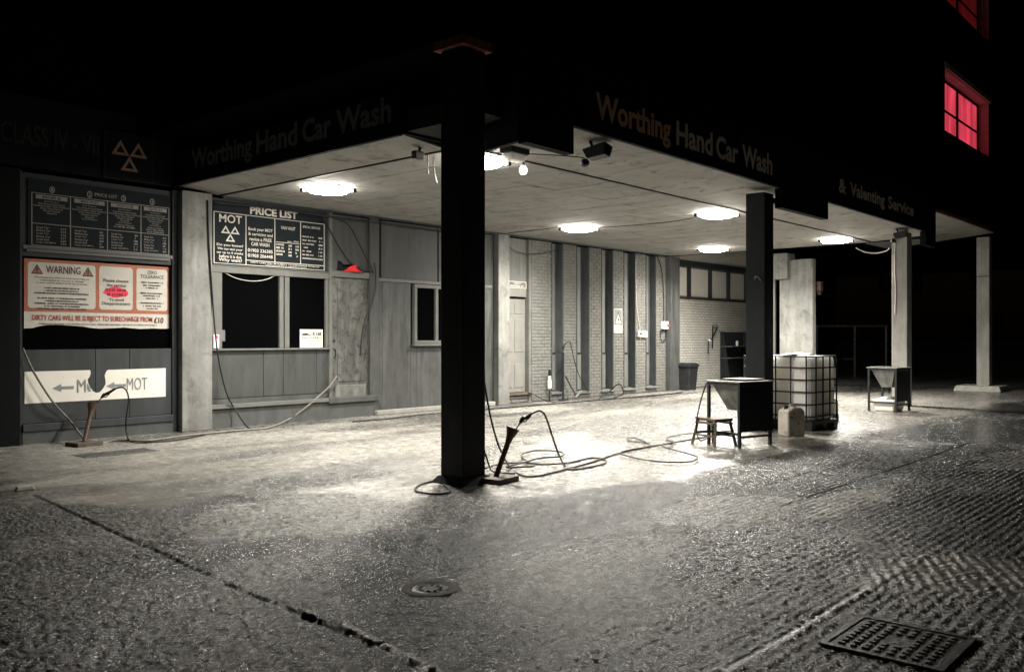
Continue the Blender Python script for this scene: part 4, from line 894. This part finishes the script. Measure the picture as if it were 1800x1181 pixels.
# ------------------------------------------------------------------ sink stands
def sink_stand(label):
    o = thing('sink_stand', (0,0,0), label, 'sink stand', 'steel sink stands'); H_ = .84; A_, B_ = .62, .56   # x length, y length, origin at near corner
    for x in (0, A_-.035):
        for y in (0, B_-.035): MB().box(x, x+.035, y, y+.035, 0, H_-.05).build('leg', DKMET, o)
    MB().box(0, A_, 0, .035, H_-.048, H_-.012).box(0, A_, B_-.035, B_, H_-.048, H_-.012).box(0, .035, .037, B_-.037, H_-.048, H_-.012).box(A_-.035, A_, .037, B_-.037, H_-.048, H_-.012).build('frame', DKMET, o)
    MB().box(.037, A_-.037, .008, .028, .12, .15).build('stretcher', DKMET, o); MB().box(.008, .028, .037, B_-.037, .16, .19).build('stretcher', DKMET, o)
    t_ = [(-.02,-.02),(A_+.02,-.02),(A_+.02,B_+.02),(-.02,B_+.02)]; i_ = [(.09,.09),(A_-.09,.09),(A_-.09,B_-.09),(.09,B_-.09)]
    mb = MB(); mb.add([(x,y,H_-.01) for x,y in t_]+[(x,y,H_-.01) for x,y in i_]+[(x,y,H_+.008) for x,y in t_]+[(x,y,H_+.008) for x,y in i_],
       [(a, (a+1)%4, 4+(a+1)%4, 4+a) for a in range(4)]+[(8+a, 8+(a+1)%4, 12+(a+1)%4, 12+a) for a in range(4)]+[(a, (a+1)%4, 8+(a+1)%4, 8+a) for a in range(4)]+[(4+a, 4+(a+1)%4, 12+(a+1)%4, 12+a) for a in range(4)])
    mb.build('worktop', STEEL, o)
    k = [(.05,.06),(A_-.05,.06),(A_-.05,B_-.06),(.05,B_-.06)]; b4 = [(.2,.18),(A_-.2,.18),(A_-.2,B_-.18),(.2,B_-.18)]
    mb = MB(); mb.add([(x,y,H_-.055) for x,y in k]+[(x,y,.46) for x,y in b4], [(a,(a+1)%4,4+(a+1)%4,4+a) for a in range(4)]+[(4,5,6,7)])
    hp = mb.build('hopper', STEEL, o, recalc=True); hp.modifiers.new('s', 'SOLIDIFY').thickness = .012
    MB().tube([(.31,.28,.46), (.31,.28,.34)], .02, 8).build('drain', DKMET, o)
    MB().box(.037, A_-.037, .0, .006, .2, H_-.055).build('side_panel', DKMET, o)
    return o
s1 = sink_stand('black sink stand with a tapered hopper behind the stool'); p = G(1300, 788); s1.location = p; s1.rotation_euler = (0,0,-.26); s1['_o'] = tuple(p)
s2 = copy_tree(s1); s2['label'] = 'far sink stand with hopper in front of the third column'; p2 = G(1576, 725); s2.location = p2; s2.rotation_euler = (0,0,-.10)
hose('hose', 'black hose draped over the corner of the near sink stand', 'hose', [AD(1283, 668, 11.6), AD(1262, 668, 11.75), AD(1245, 671, 11.8), AD(1236, 690, 11.9), AD(1228, 720, 11.75), AD(1224, 745, 11.7), AD(1226, 765, 11.8), G(1232, 774, .012), G(1248, 768, .012)], .010, RUBBER)
o = thing('board', s1.matrix_basis @ Vector((.1, .2, .85)), 'flat dark tray lying on the near sink stand', 'tray')
mm = s1.matrix_basis; q = lambda x, y, z: mm @ Vector((x, y, z))
MB().hexa([q(.22,.1,.849), q(.56,.1,.849), q(.56,.46,.849), q(.22,.46,.849)], [q(.2,.08,.872), q(.58,.08,.872), q(.58,.48,.872), q(.2,.48,.872)]).build('tray_body', STEEL, o)
mm2 = Matrix.Translation(p2) @ Matrix.Rotation(-.10, 4, 'Z'); q2 = lambda x, y, z: mm2 @ Vector((x, y, z))
o = thing('basin', q2(.3, .28, 0), 'white plastic basin on the ground under the far sink stand', 'basin')
MB().hexa([q2(.09,.10,0), q2(.53,.10,0), q2(.53,.46,0), q2(.09,.46,0)], [q2(.05,.05,.23), q2(.57,.05,.23), q2(.57,.51,.23), q2(.05,.51,.23)]).build('tub', WHITE, o, bevel=.03)
MB().hexa([q2(.10,.12,.232), q2(.52,.12,.232), q2(.52,.44,.232), q2(.10,.44,.232)], [q2(.2,.2,.28), q2(.44,.2,.28), q2(.44,.36,.28), q2(.2,.36,.28)]).build('lid', CREAM, o, bevel=.015)
# ------------------------------------------------------------------ stool
st = thing('stool', G(1256, 786), 'low wooden stool in front of the near sink stand', 'stool')
ux, uy = Vector((math.cos(-.42), math.sin(-.42), 0)), Vector((-math.sin(-.42), math.cos(-.42), 0)); o0 = G(1257, 786)
q = lambda a, b_, z: o0+ux*a+uy*b_+Vector((0,0,z))
SL, SW, SH = .30, .44, .36
MB().hexa([q(.01,.01,SH-.04), q(SL-.01,.01,SH-.04), q(SL-.01,SW-.01,SH-.04), q(.01,SW-.01,SH-.04)], [q(.0,.0,SH), q(SL,.0,SH), q(SL,SW,SH), q(.0,SW,SH)]).build('seat', WOOD, st, bevel=.01)
for a, b_, sa, sb in ((0,0,-1,-1), (SL,0,1,-1), (SL,SW,1,1), (0,SW,-1,1)):
    MB().bar(q(a+sa*.02, b_+sb*.02, 0), q(a-sa*.035, b_-sb*.035, SH-.042), .034).build('leg', WOOD, st)
for (a, b_), (c, d) in (((.01,.01),(.01,SW-.01)), ((SL-.01,.01),(SL-.01,SW-.01))): MB().bar(q(a,b_,.13), q(c,d,.13), .022).build('stretcher', WOOD, st); MB().bar(q(a+.0,b_+.02,SH-.065), q(c,d-.02,SH-.065), .04, .025).build('apron', WOOD, st)
for b_ in (.01, SW-.01): MB().bar(q(.0,b_,.16), q(SL,b_,.16), .022).build('stretcher', WOOD, st)

# ------------------------------------------------------------------ caged tank
ib = thing('caged_tank', (13.1, 5.3, 0), 'white liquid tank in a dark wire cage behind the second column', 'tank')
rot = Matrix.Rotation(math.radians(-5), 4, 'Z'); ob = G(1425, 759)
ob = Vector((ob.x+.05, ob.y, 0))
q = lambda x, y, z: ob+rot @ Vector((x, y, z))
LX_, LY_, Z0_, Z1_ = .82, 1.18, .15, 1.13
MB().hexa([q(.02,.02,Z0_), q(LX_-.02,.02,Z0_), q(LX_-.02,LY_-.02,Z0_), q(.02,LY_-.02,Z0_)], [q(.02,.02,Z1_), q(LX_-.02,.02,Z1_), q(LX_-.02,LY_-.02,Z1_), q(.02,LY_-.02,Z1_)]).build('tank', WAX, ib, bevel=.07)
pal = MB().hexa([q(0,0,.10), q(LX_,0,.10), q(LX_,LY_,.10), q(0,LY_,.10)], [q(0,0,.145), q(LX_,0,.145), q(LX_,LY_,.145), q(0,LY_,.145)]).build('pallet', BINM, ib)
for a in (0, LX_/2-.06, LX_-.12):
    for b_ in (0, LY_/2-.06, LY_-.12): MB().hexa([q(a,b_,0), q(a+.12,b_,0), q(a+.12,b_+.12,0), q(a,b_+.12,0)], [q(a,b_,.099), q(a+.12,b_,.099), q(a+.12,b_+.12,.099), q(a,b_+.12,.099)]).build('block', BINM, pal)
e = .012
for z in (.22, .40, .585, .77, .955, 1.125):
    P = [q(-e,.06,z), q(.06,-e,z), q(LX_-.06,-e,z), q(LX_+e,.06,z), q(LX_+e,LY_-.06,z), q(LX_-.06,LY_+e,z), q(.06,LY_+e,z), q(-e,LY_-.06,z), q(-e,.06,z)]
    MB().tube(P, .013, 6).build('cage_ring', DKMET, ib)
for k in range(5):
    y = .08+k*(LY_-.16)/4
    for x in (-e-.012, LX_+e+.012): MB().tube([q(x,y,.15), q(x,y,1.13)], .012, 6).build('cage_bar', DKMET, ib)
for k in range(4):
    x = .08+k*(LX_-.16)/3
    for y in (-e-.012, LY_+e+.012): MB().tube([q(x,y,.15), q(x,y,1.13)], .012, 6).build('cage_bar', DKMET, ib)
MB().lathe(q(LX_/2, LY_/2, Z1_-.005), [(.11,0),(.11,.035),(.08,.04)], 18).build('lid', BINM, ib)
box_c = q(.3, .28, Z1_)
mb = MB(); pts = []
for i in range(15):
    for j in range(11):
        u, v = i/14-.5, j/10-.5; r_ = 1-min(1, (2*u)**2*.5+(2*v)**2*.5); x = .25+u*.40*(1+.15*math.sin(5*v)); y = .35+v*.44*(1+.12*math.sin(7*u))
        pts.append(q(x, y, Z1_+.012+.055*max(0, r_)*(.55+.45*math.sin(9*u+4*v)*math.cos(8*v-3*u))+.012*math.sin(23*u+11*v)*r_))
mb.add(pts, [(i*11+j, (i+1)*11+j, (i+1)*11+j+1, i*11+j+1) for i in range(14) for j in range(10)])
o = tag(mb.build('cloth', CLOTH, None, origin=q(.25,.35,Z1_+.01), smooth=True), 'crumpled white cloth lying on top of the caged tank', 'cloth'); o.modifiers.new('s', 'SOLIDIFY').thickness = .008; o.modifiers.new('ss', 'SUBSURF').levels = 1
# ------------------------------------------------------------------ jerrycans
def jerrycan(pos, rz, label, mat=GRUBBY, h=.42, w_=.30, d_=.24):
    o = thing('jerrycan', (0,0,0), label, 'jerrycan', 'plastic jerrycans by the tank')
    hw, hd = w_/2, d_/2
    P = [(-hw,0),(hw,0),(hw,h*.86),(hw*.55,h),(-hw*.35,h),(-hw,h*.88)]
    MB().prism([(x,-hd,z) for x,z in P], (0,d_,0)).build('body', mat, o, bevel=.025)
    MB().tube([(-hw*.2,0,h-.02),(-hw*.1,0,h+.03),(hw*.3,0,h+.03),(hw*.5,0,h-.02)], .015, 7).build('handle', mat, o)
    MB().lathe((-hw*.62,0,h*.93), [(.03,0),(.03,.05),(.026,.055)], 12).build('cap', BINM, o)
    o.location = pos; o.rotation_euler = (0,0,rz); return o
jerrycan(G(1391, 766), -.5, 'stained white jerrycan standing at the left foot of the caged tank')
j2 = jerrycan((14.50, 5.74, 0), -.8, 'white jerrycan with teal foot just right of the caged tank', WHITE)
MB().box(-.156,.156,-.126,.126,.02,.17).build('label_band', TEAL, j2, origin=(0,0,0), bevel=.02)
jerrycan(G(1462, 666), -.6, 'dim jerrycan standing far back in the yard behind the caged tank', WHITE)
# ------------------------------------------------------------------ bin, shelf rack, wall bracket
xb_, yb_ = wx(1206, 12.3), 12.3
bn = thing('waste_bin', (xb_, yb_, 0), 'black square waste bin against the pale rear wall', 'bin')
def sq(h_, z): return [(xb_-h_,yb_-h_,z),(xb_+h_,yb_-h_,z),(xb_+h_,yb_+h_,z),(xb_-h_,yb_+h_,z)]
MB().hexa(sq(.20, 0), sq(.245, .68)).build('body', BINM, bn, bevel=.02); MB().hexa(sq(.265, .63), sq(.265, .70)).build('rim', BINM, bn, bevel=.01); MB().hexa(sq(.25, .702), sq(.2, .74)).build('lid', DKMET, bn, bevel=.01)
Ys = YR-.02
xs0, xs1 = wx(1266, Ys), wx(1306, Ys); zt = wz(1285, 583, Ys)
sh = thing('shelf_rack', ((xs0+xs1)/2, Ys, .0), 'dark shelf rack on the rear wall left of the second column', 'shelf')
MB().hexa([(xs0,Ys-.34,0),(xs0+.03,Ys-.34,0),(xs0+.03,Ys,0),(xs0,Ys,0)],[(xs0,Ys-.12,zt),(xs0+.03,Ys-.12,zt),(xs0+.03,Ys,zt),(xs0,Ys,zt)]).build('side', DKMET, sh)
MB().hexa([(xs1-.03,Ys-.34,0),(xs1,Ys-.34,0),(xs1,Ys,0),(xs1-.03,Ys,0)],[(xs1-.03,Ys-.12,zt),(xs1,Ys-.12,zt),(xs1,Ys,zt),(xs1-.03,Ys,zt)]).build('side', DKMET, sh)
box('back', DKFRAME, sh, xs0+.032, xs1-.032, Ys-.012, Ys-.001, .05, zt-.01)
for py in (608, 628): z = wz(1285, py, Ys); box('shelf', STEEL, sh, xs0-.02, xs1+.1, Ys-.40, Ys-.015, z-.02, z)
z = wz(1285, 608, Ys); o = tag(MB().lathe(((xs0+xs1)/2-.05, Ys-.2, z+.001), [(.035,0),(.04,.02),(.04,.13),(.02,.16)], 12).build('bottle', WHITE, None, origin=((xs0+xs1)/2-.05, Ys-.2, z)), 'small pale bottle standing on the dark shelf rack', 'bottle')
br = thing('wall_bracket', (wx(1256, Ys), Ys, 1.2), 'grey swing bracket with a hanging handle on the rear wall', 'bracket')
MB().bar(WY(1253, 573, Ys), WY(1252, 612, Ys), .03).build('wall_plate', DKMET, br); MB().bar(WY(1262, 574, Ys-.1), WY(1252, 594, Ys-.05), .03).build('brace', DKMET, br)
MB().bar(WY(1254, 573, Ys-.02), WY(1263, 574, Ys-.12), .06).build('arm', STEEL, br); MB().tube(spline([WY(1250, 596, Ys-.12), WY(1246, 597, Ys-.12), WY(1245, 604, Ys-.12), WY(1245, 622, Ys-.12)]), .02, 7).build('hanger', BINM, br)
MB().tube([WY(1247, 599, Ys-.14), WY(1247, 596, Ys-.14)], .035, 8).build('boss', WHITE, br)

# ------------------------------------------------------------------ floodlights, camera and fittings under the fascia
def flood(pos, rz, label):
    o = thing('floodlight', pos, label, 'floodlight', 'unlit floodlights under the sign boards')
    q = lambda x, y, z: Vector(pos)+Matrix.Rotation(rz, 3, 'Z') @ Vector((x, y, z))
    MB().hexa([q(-.10,-.20,-.19), q(.10,-.20,-.19), q(.10,.02,-.22), q(-.10,.02,-.22)], [q(-.15,-.22,-.05), q(.15,-.22,-.05), q(.15,.06,-.12), q(-.15,.06,-.12)]).build('housing', DKMET, o, bevel=.01)
    MB().hexa([q(-.085,-.206,-.185), q(.085,-.206,-.185), q(.085,-.205,-.18), q(-.085,-.205,-.18)], [q(-.13,-.227,-.065), q(.13,-.227,-.065), q(.13,-.222,-.06), q(-.13,-.222,-.06)]).build('glass', GLASS, o)
    MB().bar(q(-.03,0,0), q(-.03,-.05,-.12), .03).build('bracket', DKMET, o)
    MB().lathe(q(-.07,.05,-.31), [(.02,0),(.05,.02),(.055,.06),(.03,.09)], 12).build('sensor', RUBBER, o)
    return o
zf = ZB-.002
p = G(1048, 246, ZB); flood((p.x, YF+.28, zf), .3, 'black floodlight with round sensor under the near sign board')
hose('cable', 'thin black flex from the near floodlight to the ceiling edge', 'cable', [(p.x-.05, YF+.33, zf-.2), (p.x-.15, YF+.55, zf-.16), (p.x-.22, 6.75, ZC-.03), (p.x-.55, 7.1, ZC-.02)], .007, CABLE)
p = G(1590, 400, ZB); flood((p.x, YF+.30, zf), .2, 'black floodlight under the far sign board near the third column')
bk = thing('bulkhead_lamp', (7.3, 6.25, 3.6), 'unlit bulkhead lamp on the soffit right of the nearest column', 'lamp')
pb = G(905, 262, ZC+.02)
MB().box(pb.x-.16, pb.x+.16, pb.y-.10, pb.y+.10, 3.585, 3.655).build('base', DKMET, bk, origin=(7.3, 6.25, 3.6), bevel=.01)
MB().hexa([(pb.x-.11,pb.y-.06,3.50),(pb.x+.11,pb.y-.06,3.50),(pb.x+.11,pb.y+.06,3.50),(pb.x-.11,pb.y+.06,3.50)],[(pb.x-.15,pb.y-.09,3.583),(pb.x+.15,pb.y-.09,3.583),(pb.x+.15,pb.y+.09,3.583),(pb.x-.15,pb.y+.09,3.583)]).build('lens', WAX, bk, origin=(7.3, 6.25, 3.6), bevel=.015)
bb = AD(920, 300, 10.9)
bu = thing('bulb_lamp', (bb.x, bb.y, ZC), 'round glowing bulb hanging by the ceiling edge near the nearest column', 'lamp')
MB().tube([(bb.x, bb.y, ZC), (bb.x, bb.y, bb.z+.06)], .018, 8).build('holder', DKMET, bu)
MB().lathe((bb.x, bb.y, bb.z-.055), [(.005,0),(.035,.012),(.052,.045),(.048,.08),(.025,.115)], 14).build('bulb', BULB, bu, smooth=True)
cb = AD(738, 272, 10.4)
cc = thing('security_camera', (cb.x, cb.y, ZC), 'small dark security camera on the soffit left of the nearest column', 'camera')
MB().tube([(cb.x, cb.y, ZC+.02), (cb.x, cb.y, cb.z)], .02, 8).build('stem', DKMET, cc)
MB().box(cb.x-.11, cb.x+.03, cb.y-.05, cb.y+.03, cb.z-.06, cb.z+.03).build('body', DKMET, cc, bevel=.01)
MB().tube([(cb.x-.112, cb.y-.02, cb.z-.02), (cb.x-.125, cb.y-.025, cb.z-.02)], .022, 10).build('lens', FRAME, cc)
for k, (a, b_) in enumerate((((752, 285), (753, 307)), ((762, 290), (768, 322)))):
    hose('cable_end', ('shorter' if k == 0 else 'longer')+' loose white cable end dangling left of the nearest column', 'cable', [AD(a[0], a[1]-14, 10.3), AD(a[0], a[1], 10.3), AD((a[0]+b_[0])/2-1, (a[1]+b_[1])/2, 10.3), AD(b_[0], b_[1], 10.3)], .007, CABLEW)
cm = thing('rear_camera', (wx(1193, YR), YR-.02, 3.3), 'small dark camera on the rear wall above the boarded windows', 'camera')
MB().bar(WY(1190, 455, YR), WY(1190, 455, YR-.25), .03).build('arm', DKMET, cm); z = WY(1190, 457, YR-.25); MB().box(z.x-.08, z.x+.14, z.y-.05, z.y+.05, z.z-.12, z.z-.02).build('body', DKMET, cm, bevel=.01)

# ------------------------------------------------------------------ covers and bits on the ground
mc = thing('access_cover', (4.3, 1.35, 0), 'square studded iron access cover set in the concrete foreground', 'access cover')
x0, x1, y0, y1 = 4.04, 4.53, 1.12, 1.60; zg = -.020
MB().box(x0-.03, x1+.03, y0-.03, y0, -.05, zg+.014).box(x0-.03, x1+.03, y1, y1+.03, -.05, zg+.014).box(x0-.03, x0, y0+.001, y1-.001, -.05, zg+.014).box(x1, x1+.03, y0+.001, y1-.001, -.05, zg+.014).build('frame', IRON, mc)
MB().box(x0+.005, x1-.005, y0+.005, y1-.005, -.05, zg+.009).build('plate', IRON, mc)
stud = None
for i in range(9):
    for j in range(8):
        if 3 <= i <= 5 and 3 <= j <= 4: continue
        px_, py_ = x0+.045+i*.05, y0+.05+j*.054
        if stud is None: stud = MB().box(-.011, .011, -.016, .016, 0, .008).build('stud', IRON, mc, origin=(0,0,0), bevel=.003); s_o = stud
        else: s_o = stud.copy(); COL.objects.link(s_o)
        s_o.location = (px_-4.3, py_-1.35, zg+.009); s_o.rotation_euler = (0, 0, 0 if (i+j) % 2 else PI/2)
rc = thing('round_cover', G(755, 1031), 'small round iron cover in a pale cement ring', 'access cover')
C = G(756, 1031)
MB().lathe((C.x, C.y, -.039), [(.165,0),(.165,.030),(.158,.033),(.108,.033),(.104,.024)], 28).build('ring', CEMENT, rc)
MB().lathe((C.x, C.y, -.039), [(.102,0),(.102,.031),(.09,.033),(.085,.031)], 28).build('plate', IRON, rc)
for k in range(10):
    a = 2*PI*k/10; MB().box(C.x+.06*math.cos(a)-.008, C.x+.06*math.cos(a)+.008, C.y+.06*math.sin(a)-.008, C.y+.06*math.sin(a)+.008, -.010, -.002).build('stud', IRON, rc)
def grate(px, py, nx__, lab, w_=.9, d_=.32):
    p = G(px, py); o = thing('drain_grate', (p.x, p.y, 0), lab, 'drain', 'drain gratings')
    MB().box(p.x-w_/2, p.x+w_/2, p.y-d_/2, p.y-d_/2+.025, -.03, .008).box(p.x-w_/2, p.x+w_/2, p.y+d_/2-.025, p.y+d_/2, -.03, .008).build('frame', IRON, o)
    for k in range(nx__): x = p.x-w_/2+(k+.5)*w_/nx__; MB().box(x-.011, x+.011, p.y-d_/2+.026, p.y+d_/2-.026, -.02, .007).build('bar', IRON, o)
    MB().box(p.x-w_/2, p.x+w_/2, p.y-d_/2, p.y+d_/2, -.03, .003).build('sump', DARKIN, o)
grate(205, 796, 18, 'drain grating in the ground below the arrow banner', .9, .4); grate(902, 728, 20, 'drain grating in the lit concrete before the panelled door', 1.1, .3)
p = G(43, 861); o = tag(MB().hexa([(p.x-.09,p.y-.04,0),(p.x+.08,p.y-.05,0),(p.x+.09,p.y+.05,0),(p.x-.08,p.y+.04,0)],[(p.x-.07,p.y-.03,.04),(p.x+.06,p.y-.035,.045),(p.x+.07,p.y+.03,.04),(p.x-.06,p.y+.03,.035)]).build('stone', STONE, None, origin=(p.x,p.y,0), bevel=.01), 'single pale stone lying on the dark ground at far left', 'stone')

# ------------------------------------------------------------------ dark yard behind
fn = thing('yard_rail', AD(1500, 660, 33), 'thin metal rail and posts in the dark yard', 'rail')
A0, A1 = AD(1432, 573, 33), AD(1562, 573, 33)
MB().bar(A0, A1, .06).build('top_rail', STEEL, fn)
for px in (1436, 1503, 1558): a = AD(px, 573, 33); MB().bar((a.x, a.y, 0), (a.x, a.y, a.z-.03), .07).build('post', STEEL, fn)
MB().bar(AD(1480, 631, 33), AD(1501, 631, 33), .06).build('low_rail', STEEL, fn)
fb = thing('far_building', (50, 28, 0), 'dark far building with faint window frames across the yard', 'building')
bx0, bx1, by0 = 34., 78., 30.
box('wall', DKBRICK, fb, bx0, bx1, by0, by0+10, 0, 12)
for px, py0, py1 in ((1554, 470, 516), (1612, 470, 516), (1712, 470, 512), (1708, 552, 578), (1756, 552, 576)):
    x0, x1 = wx(px-9, by0), wx(px+9, by0); z0, z1 = wz(px, py1, by0), wz(px, py0, by0)
    wn = MB().box(x0, x1, by0-.05, by0-.002, z0, z0+.1).box(x0, x1, by0-.05, by0-.002, z1-.1, z1).box(x0, x0+.12, by0-.05, by0-.002, z0+.1, z1-.1).box(x1-.12, x1, by0-.05, by0-.002, z0+.1, z1-.1).box((x0+x1)/2-.05, (x0+x1)/2+.05, by0-.05, by0-.002, z0+.1, z1-.1).build('window', FRAME, fb)
    MB().box(x0+.12, x1-.12, by0-.012, by0-.006, z0+.1, z1-.1).build('pane', GLASS, wn)
for o in bpy.data.objects:
    if '_o' in o.keys(): del o['_o']
